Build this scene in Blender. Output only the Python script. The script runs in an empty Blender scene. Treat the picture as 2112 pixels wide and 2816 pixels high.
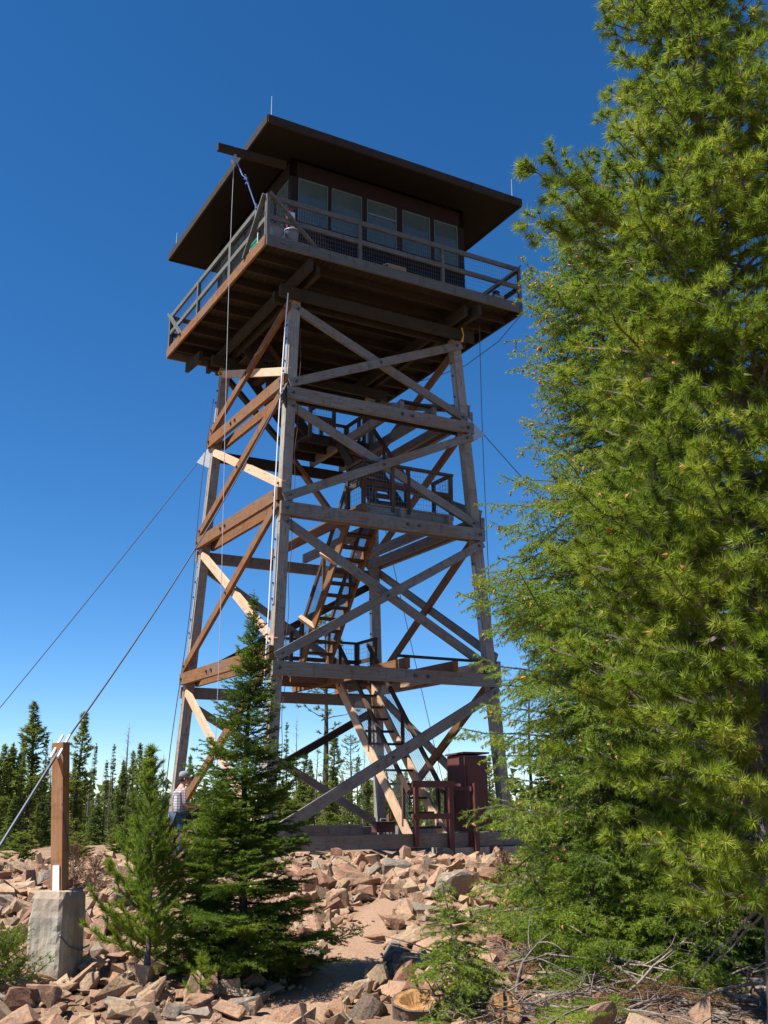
import bpy, bmesh, math, random
import numpy as np
from mathutils import Vector, Matrix, noise
R = math.radians
S = bpy.context.scene
col = S.collection

# ------------------------------------------------------------------ camera, sky, sun, exposure
CAM = np.array([-9.806, -19.543, 0.738])
YAW, PITCH, ROLL, FPX = 0.5146, 0.2721, -0.0054, 2829.5      # focal length in pixels of a 2112 x 2816 picture
_cy, _sy, _cp, _sp = math.cos(YAW), math.sin(YAW), math.cos(PITCH), math.sin(PITCH)
FWD = np.array([_cp*_sy, _cp*_cy, _sp]); _r = np.array([_cy, -_sy, 0.0]); _u = np.cross(_r, FWD)
RT = math.cos(ROLL)*_r + math.sin(ROLL)*_u; UP = -math.sin(ROLL)*_r + math.cos(ROLL)*_u
cd = bpy.data.cameras.new('camera'); cam = bpy.data.objects.new('camera', cd); col.objects.link(cam)
cd.sensor_fit = 'VERTICAL'; cd.sensor_height = 24; cd.sensor_width = 18; cd.lens = FPX/2816*24
cd.clip_start = 0.05; cd.clip_end = 9000
M4 = Matrix.Identity(4)
for i in range(3):
    M4[i][0], M4[i][1], M4[i][2], M4[i][3] = RT[i], UP[i], -FWD[i], CAM[i]
cam.matrix_world = M4
S.camera = cam

SUN_EL, SUN_AZ = 57.0, 7.0                                    # azimuth measured from -x towards +y
sdir = Vector((-math.cos(R(SUN_EL))*math.cos(R(SUN_AZ)), math.cos(R(SUN_EL))*math.sin(R(SUN_AZ)), math.sin(R(SUN_EL))))
w = bpy.data.worlds.new('World'); S.world = w; w.use_nodes = True
nt = w.node_tree; nt.nodes.clear()
sky = nt.nodes.new('ShaderNodeTexSky'); sky.sky_type = 'NISHITA'; sky.sun_disc = False
sky.sun_elevation = R(SUN_EL); sky.sun_rotation = math.atan2(sdir.x, sdir.y)
sky.altitude = 3200; sky.air_density = 1.0; sky.dust_density = 0.0; sky.ozone_density = 4.0
bg = nt.nodes.new('ShaderNodeBackground'); bg.inputs[1].default_value = 0.066
ow = nt.nodes.new('ShaderNodeOutputWorld')
hs = nt.nodes.new('ShaderNodeHueSaturation'); hs.inputs['Saturation'].default_value = 1.26; hs.inputs['Value'].default_value = 1.27
nt.links.new(sky.outputs[0], hs.inputs['Color']); nt.links.new(hs.outputs[0], bg.inputs[0]); nt.links.new(bg.outputs[0], ow.inputs[0])
sl = bpy.data.lights.new('sun', 'SUN'); sl.energy = 5.0; sl.angle = R(0.5); sl.color = (1, .95, .87)
so = bpy.data.objects.new('sun', sl); col.objects.link(so)
so.rotation_euler = sdir.to_track_quat('Z', 'Y').to_euler()
S.view_settings.view_transform = 'Standard'; S.view_settings.look = 'None'
S.view_settings.exposure = 1.0; S.view_settings.gamma = 1
S.render.engine = 'CYCLES'
S.cycles.max_bounces = 6; S.cycles.diffuse_bounces = 3; S.cycles.transmission_bounces = 4; S.cycles.transparent_max_bounces = 8

# ------------------------------------------------------------------ naming helpers
def tag(o, label=None, cat=None, group=None, kind=None):
    if label: o['label'] = label
    if cat: o['category'] = cat
    if group: o['group'] = group
    if kind: o['kind'] = kind
    return o
def empty(name, loc=(0, 0, 0), rz=0):
    o = bpy.data.objects.new(name, None); o.empty_display_size = .2
    o.location = loc; o.rotation_euler = (0, 0, rz); col.objects.link(o); return o
def link(name, me, parent=None):
    o = bpy.data.objects.new(name, me); col.objects.link(o)
    if parent: o.parent = parent
    return o
def copy_tree(o, parent=None):
    c = o.copy(); col.objects.link(c)
    if parent: c.parent = parent
    for ch in list(o.children): copy_tree(ch, c)
    return c

# ------------------------------------------------------------------ materials
MATS = {}
class NT:
    def __init__(s, name):
        s.m = bpy.data.materials.new(name); s.m.use_nodes = True; s.t = s.m.node_tree; s.t.nodes.clear()
        s.out = s.n('ShaderNodeOutputMaterial'); s.b = s.n('ShaderNodeBsdfPrincipled'); s.l(s.b.outputs[0], s.out.inputs[0])
        MATS[name] = s.m
    def n(s, k, **kw):
        x = s.t.nodes.new(k)
        for a, b in kw.items(): setattr(x, a, b)
        return x
    def l(s, a, b): s.t.links.new(a, b)
    def coord(s, kind='Object', scale=(1, 1, 1)):
        t = s.n('ShaderNodeTexCoord'); m = s.n('ShaderNodeMapping'); m.inputs['Scale'].default_value = scale
        s.l(t.outputs[kind], m.inputs[0]); return m.outputs[0]
    def pos(s, scale=(1, 1, 1)):
        t = s.n('ShaderNodeNewGeometry'); m = s.n('ShaderNodeMapping'); m.inputs['Scale'].default_value = scale
        s.l(t.outputs['Position'], m.inputs[0]); return m.outputs[0]
    def noise(s, vec, scale, detail=4, rough=.6):
        x = s.n('ShaderNodeTexNoise'); x.inputs['Scale'].default_value = scale; x.inputs['Detail'].default_value = detail
        x.inputs['Roughness'].default_value = rough; s.l(vec, x.inputs['Vector']); return x.outputs['Fac']
    def ramp(s, fac, stops):
        x = s.n('ShaderNodeValToRGB'); e = x.color_ramp.elements
        while len(e) < len(stops): e.new(.5)
        for q, (p, c) in zip(e, stops): q.position = p; q.color = (*c, 1) if len(c) == 3 else c
        s.l(fac, x.inputs[0]); return x.outputs[0]
    def mix(s, fac, a, b, mode='MIX'):
        x = s.n('ShaderNodeMix', data_type='RGBA', blend_type=mode)
        if isinstance(fac, (int, float)): x.inputs[0].default_value = fac
        else: s.l(fac, x.inputs[0])
        for v, k in ((a, 6), (b, 7)):
            if isinstance(v, tuple): x.inputs[k].default_value = (*v, 1)
            else: s.l(v, x.inputs[k])
        return x.outputs[2]
    def bump(s, h, strength=.3, dist=.02):
        x = s.n('ShaderNodeBump'); x.inputs['Strength'].default_value = strength; x.inputs['Distance'].default_value = dist
        s.l(h, x.inputs['Height']); s.l(x.outputs[0], s.b.inputs['Normal'])
    def base(s, c, rough=.8, spec=.3, metal=0):
        if isinstance(c, tuple): s.b.inputs['Base Color'].default_value = (*c, 1)
        else: s.l(c, s.b.inputs['Base Color'])
        s.b.inputs['Roughness'].default_value = rough; s.b.inputs['Metallic'].default_value = metal
        s.b.inputs['Specular IOR Level'].default_value = spec
        return s.m

def wood(name, c1, c2, stain, amt=.5):
    s = NT(name); v = s.coord('UV', (1.2, 26, 1)); g = s.noise(v, 2.2, 6, .7)
    v2 = s.coord('UV', (.55, 1.6, 1)); big = s.noise(v2, 1.3, 3, .6)
    c = s.ramp(g, [(.28, c1), (.72, c2)])
    f = s.ramp(big, [(.42, (0, 0, 0)), (.68, (amt, amt, amt))])
    c = s.mix(f, c, stain)
    v3 = s.coord('UV', (.35, 50, 1)); crack = s.noise(v3, 3, 2, .5)
    k = s.ramp(crack, [(.30, (.35, .3, .26)), (.38, (1, 1, 1))])
    c = s.mix(1.0, c, k, 'MULTIPLY')
    kn = s.n('ShaderNodeTexVoronoi'); kn.inputs['Scale'].default_value = 1.0; s.l(s.coord('UV', (1.5, 7, 1)), kn.inputs['Vector'])
    c = s.mix(s.ramp(kn.outputs['Distance'], [(.05, (.8, .8, .8)), (.13, (0, 0, 0))]), c, tuple(x*.45 for x in stain))
    v4 = s.coord('UV', (4, 1.5, 1)); blot = s.noise(v4, 1.7, 5, .7)
    c = s.mix(s.ramp(blot, [(.52, (0, 0, 0)), (.7, (.55, .55, .55))]), c, tuple(x*.5 for x in c1))
    s.base(c, .85, .2); s.bump(g, .5, .012); return s.m
wood('wood_grey', (.105, .10, .09), (.30, .29, .265), (.19, .12, .07), .6)
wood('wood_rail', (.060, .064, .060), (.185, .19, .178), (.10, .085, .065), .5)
wood('wood_leg', (.15, .14, .122), (.42, .395, .35), (.25, .165, .10), .5)
wood('wood_brown', (.11, .045, .018), (.29, .135, .055), (.15, .115, .085), .65)
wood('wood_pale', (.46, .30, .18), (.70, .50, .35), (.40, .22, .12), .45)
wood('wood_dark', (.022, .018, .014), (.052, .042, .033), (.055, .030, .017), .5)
wood('wood_stain', (.045, .026, .019), (.095, .055, .038), (.17, .11, .07), .5)
wood('wood_deck', (.022, .019, .014), (.060, .051, .037), (.04, .028, .016), .6)  # shade under the platform is darkened into this wood colour
wood('wood_post', (.22, .085, .03), (.42, .18, .065), (.32, .24, .17), .5)
def simple(name, c, rough=.6, spec=.3, metal=0, n=0, ns=8):
    s = NT(name)
    if n:
        f = s.noise(s.coord('Object'), ns, 5, .6)
        s.base(s.mix(f, tuple(x*(1-n) for x in c), tuple(min(1, x*(1+n)) for x in c)), rough, spec, metal)
        s.bump(f, .15, .01)
    else: s.base(c, rough, spec, metal)
    return s.m
simple('brown_paint', (.105, .038, .030), .6, .3, 0, .25, 5)
simple('steel', (.42, .44, .46), .5, .5, .6, .2, 20)
simple('dark_steel', (.06, .065, .07), .5, .5, .5, .2, 20)
simple('cable', (.10, .11, .13), .5, .4, .3)
simple('white_rope', (.42, .40, .44), .8); simple('blue_rope', (.12, .19, .45), .8)
simple('yellow_strap', (.62, .42, .03), .7); simple('orange_strap', (.75, .22, .02), .7)
simple('wire', (.20, .20, .20), .5, .5, .6)
simple('white_paint', (.75, .76, .75), .5, .4, 0, .1, 6)
simple('sash_paint', (.15, .19, .175), .5, .4, 0, .15, 6)
simple('cab_wall', (.022, .013, .011), .75, .2, 0, .3, 7)
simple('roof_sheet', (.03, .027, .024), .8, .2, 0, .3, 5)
simple('soffit', (.016, .013, .010), .85, .15, 0, .25, 4)  # shade under the eaves put into the near-black colour
simple('interior', (.20, .23, .22), .8, .2); simple('blind', (.30, .34, .33), .8, .2)
simple('bucket', (.20, .25, .34), .4, .5, 0, .1, 4)
simple('cardboard', (.38, .27, .17), .9, .1, 0, .15, 5)
simple('red_paint', (.22, .03, .025), .5); simple('green_plastic', (.03, .28, .16), .5)
simple('dish_paint', (.38, .36, .30), .5, .4, 0, .1, 6)
simple('jeans', (.045, .075, .13), .9, .1, 0, .3, 30); simple('skin', (.48, .25, .17), .6, .3)
simple('cap_cloth', (.22, .24, .25), .9, .1, 0, .1, 20); simple('leather', (.06, .035, .02), .6)
simple('hair', (.05, .03, .02), .8); simple('eye', (.03, .02, .02), .3)
# plaid shirt
s = NT('plaid'); vv = s.coord('Object', (1, 1, 1)); wv = []
for dr in ('X', 'Z'):
    x = s.n('ShaderNodeTexWave', bands_direction=dr); x.inputs['Scale'].default_value = 6; s.l(vv, x.inputs[0]); wv.append(x.outputs['Fac'])
c = s.mix(s.ramp(wv[0], [(.55, (0, 0, 0)), (.62, (.75, .75, .75))]), (.42, .43, .44), (.14, .10, .12))
c = s.mix(s.ramp(wv[1], [(.55, (0, 0, 0)), (.62, (.65, .65, .65))]), c, (.10, .08, .10)); s.base(c, .9, .1)
# glass
s = NT('glass'); s.base((.6, .75, .72), .03, .5)
tr = s.n('ShaderNodeBsdfTransparent'); tr.inputs[0].default_value = (.72, .82, .80, 1)
gl = s.n('ShaderNodeBsdfGlossy'); gl.inputs['Roughness'].default_value = .02
fr = s.n('ShaderNodeFresnel'); fr.inputs[0].default_value = 1.9
mx = s.n('ShaderNodeMixShader'); s.l(fr.outputs[0], mx.inputs[0]); s.l(tr.outputs[0], mx.inputs[1]); s.l(gl.outputs[0], mx.inputs[2])
df = s.n('ShaderNodeBsdfDiffuse'); df.inputs[0].default_value = (.15, .21, .19, 1); mx2 = s.n('ShaderNodeMixShader')
s.l(s.ramp(s.noise(s.coord('Object'), 1.3, 3, .6), [(.3, (.34, .34, .34)), (.7, (.55, .55, .55))]), mx2.inputs[0]); s.l(mx.outputs[0], mx2.inputs[1]); s.l(df.outputs[0], mx2.inputs[2]); s.l(mx2.outputs[0], s.out.inputs[0])
# concrete
s = NT('concrete'); p = s.coord('Object'); n1 = s.noise(p, 5, 6, .7); n2 = s.noise(p, 60, 3, .6)
c = s.ramp(n1, [(.3, (.27, .235, .18)), (.55, (.40, .36, .29)), (.75, (.50, .46, .39))])
x = s.n('ShaderNodeSeparateXYZ'); s.l(p, x.inputs[0])
n3 = s.noise(s.coord('Object', (6, 6, .8)), 2.2, 4, .7)
c = s.mix(s.ramp(n3, [(.45, (0, 0, 0)), (.62, (.55, .55, .55))]), c, (.21, .16, .11))
c = s.mix(s.ramp(x.outputs[2], [(.54, (0, 0, 0)), (.58, (.5, .5, .5))]), c, (.30, .21, .15))
s.base(c, .95, .1); s.bump(n2, .5, .008)
# rock variants
def rockmat(name, a, b, lich, la):
    s = NT(name); p = s.pos(); n1 = s.noise(p, 3.2, 6, .65); n2 = s.noise(p, 38, 5, .7)
    c = s.ramp(n1, [(.3, a), (.7, b)])
    c = s.mix(s.ramp(n2, [(.38, (.5, .5, .5)), (.62, (0, 0, 0))]), c, tuple(v*.55 for v in a))
    l = s.noise(p, 9, 6, .75); c = s.mix(s.ramp(l, [(.56, (0, 0, 0)), (.64, (la, la, la))]), c, lich)
    d2 = s.noise(p, 5.5, 5, .7); c = s.mix(s.ramp(d2, [(.55, (0, 0, 0)), (.68, (.6, .6, .6))]), c, tuple(v*.6 for v in lich))
    d3 = s.noise(p, 17, 3, .6); c = s.mix(s.ramp(d3, [(.62, (0, 0, 0)), (.67, (.5, .5, .5))]), c, (.055, .05, .045))
    s.base(c, .9, .2); s.bump(s.noise(p, 19, 7, .75), .9, .035)
rockmat('rock_pink', (0.33, 0.185, 0.112), (0.50, 0.315, 0.208), (0.336, 0.296, 0.248), .5)
rockmat('rock_tan', (.36, .23, .135), (.55, .395, .26), (.29, .26, .21), .5)
rockmat('rock_rust', (0.232, 0.116, 0.072), (0.368, 0.204, 0.136), (0.192, 0.168, 0.136), .45)
rockmat('rock_grey', (.22, .165, .125), (.38, .305, .24), (.38, .38, .30), .7)
# ground : gravel path where the trodden mask is high, needle duff elsewhere
s = NT('ground'); p = s.pos(); at = s.n('ShaderNodeAttribute', attribute_name='trodden')
n1 = s.noise(p, 1.6, 5, .6); n2 = s.noise(p, 45, 4, .75); n3 = s.noise(p, 140, 2, .6)
duff = s.ramp(n1, [(.3, (0.082, 0.054, 0.033)), (.55, (0.172, 0.102, 0.061)), (.75, (0.246, 0.152, 0.098))])
grav = s.ramp(n2, [(.3, (0.221, 0.131, 0.082)), (.52, (0.361, 0.234, 0.156)), (.7, (0.459, 0.328, 0.238))])
c = s.mix(at.outputs['Fac'], duff, grav)
c = s.mix(s.ramp(n3, [(.35, (.45, .45, .45)), (.5, (0, 0, 0))]), c, (.10, .06, .04))
s.base(c, .95, .1); s.bump(n2, .6, .03)
s = NT('duff_far'); s.base((.06, .07, .03), .95, .1)
# bark
def bark(name, a, b, sc=(9, 9, 2)):
    s = NT(name); n1 = s.noise(s.coord('Object', sc), 4, 6, .75)
    s.base(s.ramp(n1, [(.32, a), (.68, b)]), .95, .1); s.bump(n1, .8, .03)
bark('bark_grey', (.10, .075, .06), (.30, .25, .215)); bark('bark_dark', (.035, .028, .022), (.12, .095, .075))
bark('dead_grey', (.10, .078, .068), (.28, .235, .21)); bark('dead_pale', (.20, .155, .13), (.42, .34, .29)); bark('log_bark', (.055, .04, .03), (.24, .175, .13), (14, 14, 14))
s = NT('cut_face'); n1 = s.noise(s.coord('Object'), 14, 5, .7)
s.base(s.ramp(n1, [(.3, (.17, .08, .03)), (.55, (.34, .185, .075)), (.8, (.45, .30, .15))]), .9, .1); s.bump(n1, .6, .02)
# foliage
def leaf(name, dark, mid, light, trans=.35, sc=2.2):
    s = NT(name); n1 = s.noise(s.pos(), sc, 3, .6); n2 = s.noise(s.pos(), 24, 2, .6)
    c = s.ramp(n1, [(.3, dark), (.5, mid), (.72, light)]); c = s.mix(s.ramp(n2, [(.35, (.5, .5, .5)), (.6, (0, 0, 0))]), c, dark)
    s.base(c, .5, .28)
    tr = s.n('ShaderNodeBsdfTranslucent'); s.l(c, tr.inputs[0]); mx = s.n('ShaderNodeMixShader'); mx.inputs[0].default_value = trans
    s.l(s.b.outputs[0], mx.inputs[1]); s.l(tr.outputs[0], mx.inputs[2]); s.l(mx.outputs[0], s.out.inputs[0])
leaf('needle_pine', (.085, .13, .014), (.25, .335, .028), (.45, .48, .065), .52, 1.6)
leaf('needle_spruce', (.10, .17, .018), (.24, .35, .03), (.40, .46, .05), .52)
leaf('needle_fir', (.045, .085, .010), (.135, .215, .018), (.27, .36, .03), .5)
leaf('needle_young', (.08, .13, .018), (.20, .29, .028), (.33, .40, .05), .5)
# (0.102, 0.153, 0.021), (0.204, 0.264, 0.034), (0.306, 0.340, 0.060), .5)
leaf('needle_far', (.07, .11, .025), (.16, .215, .04), (.27, .31, .06), .5)
leaf('needle_far2', (.09, .13, .025), (.20, .25, .04), (.33, .35, .065), .5)
# (0.076, 0.102, 0.025), (0.145, 0.178, 0.038), (0.230, 0.246, 0.060), .45)
leaf('needle_dry', (.13, .07, .03), (.22, .12, .05), (.30, .19, .08))
leaf('grass_dry', (.20, .13, .06), (.36, .26, .13), (.46, .36, .2))
simple('cone_brown', (.36, .17, .075), .9, .1, 0, .3, 40)
simple('cone_dark', (.10, .055, .035), .9, .1, 0, .3, 40)

# ------------------------------------------------------------------ mesh builder
rnd = random.Random(7)
class MB:
    def __init__(s): s.v = []; s.f = []; s.uv = []
    def face(s, idx, uvs=None):
        s.f.append(idx); s.uv.extend(uvs if uvs else [(0, 0)]*len(idx))
    def beam(s, p, q, w, h, up=(0, 0, 1), e0=0, e1=0):
        p, q = Vector(p), Vector(q); a = (q-p).normalized(); up = Vector(up)
        if abs(a.dot(up)) > .98: up = Vector((0, 1, 0)) if abs(a.y) < .9 else Vector((1, 0, 0))
        p = p-a*e0; q = q+a*e1; L = (q-p).length
        sd = a.cross(up).normalized(); n = sd.cross(a)
        b = len(s.v); u0, v0 = rnd.uniform(0, 50), rnd.uniform(0, 50)
        cs = [(-w/2, -h/2), (w/2, -h/2), (w/2, h/2), (-w/2, h/2)]
        for e in (p, q):
            for x, y in cs: s.v.append(tuple(e+sd*x+n*y))
        ds = [w, h, w, h]; acc = 0
        for i in range(4):
            j = (i+1) % 4
            s.face((b+i, b+4+i, b+4+j, b+j), [(u0, v0+acc), (u0+L, v0+acc), (u0+L, v0+acc+ds[i]), (u0, v0+acc+ds[i])]); acc += ds[i]+.37
        s.face((b, b+1, b+2, b+3), [(u0+c[0]*.2, v0+c[1]) for c in cs]); s.face((b+7, b+6, b+5, b+4), [(u0+c[0]*.2, v0+c[1]) for c in cs])
        return s
    def box(s, x0, x1, y0, y1, z0, z1):
        dx, dy, dz = x1-x0, y1-y0, z1-z0; m = max(dx, dy, dz)
        cx, cy, cz = (x0+x1)/2, (y0+y1)/2, (z0+z1)/2
        if m == dz: return s.beam((cx, cy, z0), (cx, cy, z1), dx, dy, (0, 1, 0))
        if m == dx: return s.beam((x0, cy, cz), (x1, cy, cz), dy, dz)
        return s.beam((cx, y0, cz), (cx, y1, cz), dx, dz)
    def tube(s, pts, r, n=6, cap=True):
        pts = [Vector(p) for p in pts]; rs = r if isinstance(r, (list, tuple)) else [r]*len(pts)
        b = len(s.v); acc = 0; prev = None; u0 = rnd.uniform(0, 30)
        for i, p in enumerate(pts):
            a = (pts[min(i+1, len(pts)-1)]-pts[max(i-1, 0)]).normalized()
            if prev is None:
                t = Vector((0, 0, 1)) if abs(a.z) < .9 else Vector((1, 0, 0)); sd = a.cross(t).normalized()
            else:
                sd = (prev-a*prev.dot(a)).normalized()
            prev = sd; n2 = sd.cross(a)
            for k in range(n):
                th = 2*math.pi*k/n; s.v.append(tuple(p+(sd*math.cos(th)+n2*math.sin(th))*rs[i]))
            if i:
                L = (p-pts[i-1]).length
                for k in range(n):
                    k2 = (k+1) % n; s.face((b+(i-1)*n+k, b+(i-1)*n+k2, b+i*n+k2, b+i*n+k), [(u0+acc, k/n), (u0+acc, (k+1)/n), (u0+acc+L, (k+1)/n), (u0+acc+L, k/n)])
                acc += L
        if cap:
            s.face(tuple(b+k for k in range(n))[::-1]); e = b+(len(pts)-1)*n; s.face(tuple(e+k for k in range(n)))
        return s
    def poly(s, vs, f):
        b = len(s.v); s.v += [tuple(v) for v in vs]
        for q in f: s.face(tuple(b+i for i in q), [(vs[i][0]+vs[i][2]*.3, vs[i][1]+vs[i][2]) for i in q])
        return s
    def mesh(s, name, mat, smooth=False):
        me = bpy.data.meshes.new(name); me.from_pydata(s.v, [], s.f)
        uvl = me.uv_layers.new(name='UVMap'); uvl.data.foreach_set('uv', [c for t in s.uv for c in t])
        me.materials.append(MATS[mat]); 
        me.polygons.foreach_set('use_smooth', [bool(smooth)]*len(s.f))
        me.update(); return me
    def build(s, name, mat, parent=None, smooth=False):
        return link(name, s.mesh(name, mat, smooth), parent)

def npmesh(name, V, F, mat):                                   # V (n,3), F (m,k)
    me = bpy.data.meshes.new(name); k = F.shape[1]
    me.vertices.add(len(V)); me.vertices.foreach_set('co', np.ascontiguousarray(V, dtype=np.float32).ravel())
    me.loops.add(F.size); me.loops.foreach_set('vertex_index', np.ascontiguousarray(F, dtype=np.int32).ravel())
    me.polygons.add(len(F)); me.polygons.foreach_set('loop_start', np.arange(0, F.size, k, dtype=np.int32))
    me.polygons.foreach_set('use_smooth', np.zeros(len(F), dtype=bool)); me.materials.append(MATS[mat]); me.update(calc_edges=True); return me

def hermite(z): return z*z*(3-2*z)
# ------------------------------------------------------------------ terrain
PATH = [(0, 0), (0, .1)]
def pathdist(x, y):
    best = 9
    for (ax, ay), (bx, by) in zip(PATH, PATH[1:]):
        dx, dy = bx-ax, by-ay; t = max(0, min(1, ((x-ax)*dx+(y-ay)*dy)/(dx*dx+dy*dy)))
        best = min(best, math.hypot(x-ax-t*dx, y-ay-t*dy))
    return best
def H(x, y, fine=True):                                        # height of the ground
    d = math.hypot(x-CAM[0], y-CAM[1]); c = math.hypot(x, y)
    if d < 16.5: h = -0.90+.57*hermite(max(0, min(1, (d-7.2)/9.3)))
    else: h = -.33
    q = math.hypot(x-0, y-1.0)
    if q > 7: 
        fall = (q-7)*.075 if y > -3 else 0
        if y <= -3: fall = 0
        else: fall *= min(1, (y+3)/5)
        fall = min(fall, 3+ (q-7)*.03); h -= fall
    if d > 60: h -= (d-60)*.02 if d < 400 else 6.8+(d-400)*.004
    h -= .14*math.exp(-((x+3.3)**2+(y-1.4)**2)/2.2)
    if d < 60:
        h += (.05+.10*max(0, 1-abs(d-13.3)/3.6))*noise.noise(Vector((x*.9, y*.9, 0)))*(1 if c > 4 else .4)
        if 9 < d < 17.5 and c > 3.9: h += .07*max(0, noise.noise(Vector((x*2.3, y*2.3, 7))))*min(1, (17.5-d)*.7)
        if fine: h += .018*noise.noise(Vector((x*5, y*5, 3)))+(.012*noise.noise(Vector((x*14, y*14, 3))) if d < 20 else 0)
    return h
def ray(u, v):
    D = FWD+(u-1056)/FPX*RT-(v-1408)/FPX*UP; return D
def G(u, v, far=60):                                           # where the line of sight through a pixel of the photo meets the ground
    D = ray(u, v); D = D/math.hypot(D[0], D[1]); t = 5.0
    while t < far:
        P = CAM+D*t
        if P[2] <= H(P[0], P[1], False): break
        t += .02
    return Vector((P[0], P[1], H(P[0], P[1], False)))
def AT(u, v, dist):                                            # horizontal bearing of a pixel column at a distance, on the ground
    D = ray(u, v); D = D/math.hypot(D[0], D[1]); P = CAM+D*dist
    return Vector((P[0], P[1], H(P[0], P[1], False)))
PATH = [tuple(G(u, v)[:2]) for u, v in ((700, 2830), (800, 2782), (925, 2712), (972, 2625), (1010, 2560), (1040, 2505), (1090, 2480))]
rings = [0.5]
while rings[-1] < 5000: rings.append(rings[-1]*1.022 + (.0 if rings[-1] > 6 else .05))
NA = 420; base_az = YAW
V = []; TR = []
for r in rings:
    for k in range(NA):
        # rays are denser in the half that holds the tower
        t = k/NA*2*math.pi; az = t-.55*math.sin(t) + base_az
        x, y = CAM[0]+r*math.sin(az), CAM[1]+r*math.cos(az); V.append((x, y, H(x, y)))
        if r < 40:
            wd = .24+.16*noise.noise(Vector((x*1.5, y*1.5, 9))); pd = pathdist(x, y)
            a = max(0, min(1, (wd+.25-pd)/.3)); b = .42+.5*noise.noise(Vector((x*.8, y*.8, 5)))
            if y > -9.5 and x > -8 : b += .25
            TR.append(max(a, max(0, min(.85, b))))
        else: TR.append(0)
V = np.array(V); nr = len(rings); F = []
I = np.arange(nr*NA).reshape(nr, NA); A = I[:-1]; B = I[1:]
F = np.stack([A, np.roll(A, -1, 1), np.roll(B, -1, 1), B], -1).reshape(-1, 4)[:, ::-1]
me = npmesh('ground', V, F, 'ground'); at = me.attributes.new('trodden', 'FLOAT', 'POINT'); at.data.foreach_set('value', np.array(TR, dtype=np.float32))
me.polygons.foreach_set('use_smooth', [True]*len(F))
ground = link('ground', me); tag(ground, kind='structure')

# ------------------------------------------------------------------ lookout tower
A0, AT_, ZT = 2.526, 1.946, 10.695
ZR = [0.0, 3.01, 6.05, 8.45]
def hw(z): return A0+(AT_-A0)*z/ZT
def LP(sx, sy, z, o=0): return Vector((sx*(hw(z)+o), sy*(hw(z)+o), z))
T = empty('lookout_tower', (0, 0, -.1)); T.location = (0, 0, 0)
tag(T, 'tall four-legged timber fire lookout tower with brown cab and catwalk on the rocky summit', 'lookout tower')
def bolts(parent, pts, nrm, r=.028):
    nrm = Vector(nrm).normalized(); m = MB(); m.tube([(0, 0, 0), tuple(nrm*.03)], r, 6); me = m.mesh('bolt', 'dark_steel')
    for p in pts: link('bolt', me, parent).location = p
for nm, sx, sy in (('n', -1, -1), ('r', 1, -1), ('l', -1, 1), ('b', 1, 1)):
    m = MB(); zs = [-.35, 3.7, 7.0, 10.6]
    m.beam(LP(sx, sy, zs[0]), LP(sx, sy, zs[-1]), .20, .20, (0, 1, 0))
    lg = m.build('leg', 'wood_leg', T)
    for za, zb in ((8.75, 10.1), (4.2, 5.55), (1.9, 2.4)) if sx < 0 else ((3.9, 5.4), (8.8, 10)):
        if (sx, sy) == (-1, 1) and za < 3: continue
        pa, pb = LP(sx, sy, za), LP(sx, sy, zb); dx = Vector((-.112, -sy*0+.0, 0)) if sx < 0 else Vector((-.112, 0, 0))
        pl = MB(); pl.beam(pa+dx, pb+dx, .02, .11, (0, 1, 0)); pl.build('splice_plate', 'steel', lg)
    bl = []
    for za in (4.3, 4.6, 5.1, 5.45, 8.85, 9.2, 9.7, 10.0): bl.append(LP(sx, sy, za)+Vector((-.122, 0, 0)))
    bolts(lg, bl, (-1, 0, 0), .02)
    ft = MB(); 
    p = LP(sx, sy, 0)
    ft.box(p.x-.28, p.x+.28, p.y-.3, p.y+.3, -.75, -.14); ft.build('footing', 'concrete', T)
# ring beams
def ring(z, face, mat, w=.09, h=.25, off=.15, e=.13, lam=True):
    m = MB(); a = hw(z)+off
    if face == 'F': p, q = (-hw(z), -a, z), (hw(z), -a, z)
    if face == 'K': p, q = (-hw(z), a, z), (hw(z), a, z)
    if face == 'L': p, q = (-a, -hw(z), z), (-a, hw(z), z)
    if face == 'Q': p, q = (a, -hw(z), z), (a, hw(z), z)
    m.beam(p, q, w, h, (0, 0, 1), e, e)
    o = m.build('beam', mat, T)
    nrm = {'F': (0, -1, 0), 'K': (0, 1, 0), 'L': (-1, 0, 0), 'Q': (1, 0, 0)}[face]
    c = []
    for t in (0, 1) if lam else ():
        P = Vector(p).lerp(Vector(q), t)+Vector(nrm)*(w/2)
        c += [P]
    for t in (.60, .66): c.append(Vector(p).lerp(Vector(q), t)+Vector(nrm)*(w/2))
    bolts(o, c, nrm, .034)
    return o
for z in ZR[1:]:
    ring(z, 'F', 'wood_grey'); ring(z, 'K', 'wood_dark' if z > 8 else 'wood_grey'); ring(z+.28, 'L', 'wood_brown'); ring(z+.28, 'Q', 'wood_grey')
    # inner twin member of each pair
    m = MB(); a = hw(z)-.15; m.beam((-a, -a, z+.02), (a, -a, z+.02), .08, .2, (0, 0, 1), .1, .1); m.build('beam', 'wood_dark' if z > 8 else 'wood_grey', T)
    m = MB(); a = hw(z+.28)-.15; m.beam((-a, -a, z+.22), (-a, a, z+.22), .08, .2, (0, 0, 1), .1, .1); m.build('beam', 'wood_brown', T)
    m = MB(); m.beam((a, -a, z+.22), (a, a, z+.22), .08, .2, (0, 0, 1), .1, .1); m.build('beam', 'wood_grey', T)
m = MB(); a = hw(8.73)+.15; m.beam((-a+.1, -a+.0, 8.9), (-a+.1, a, 8.9), .05, .05); 
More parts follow.
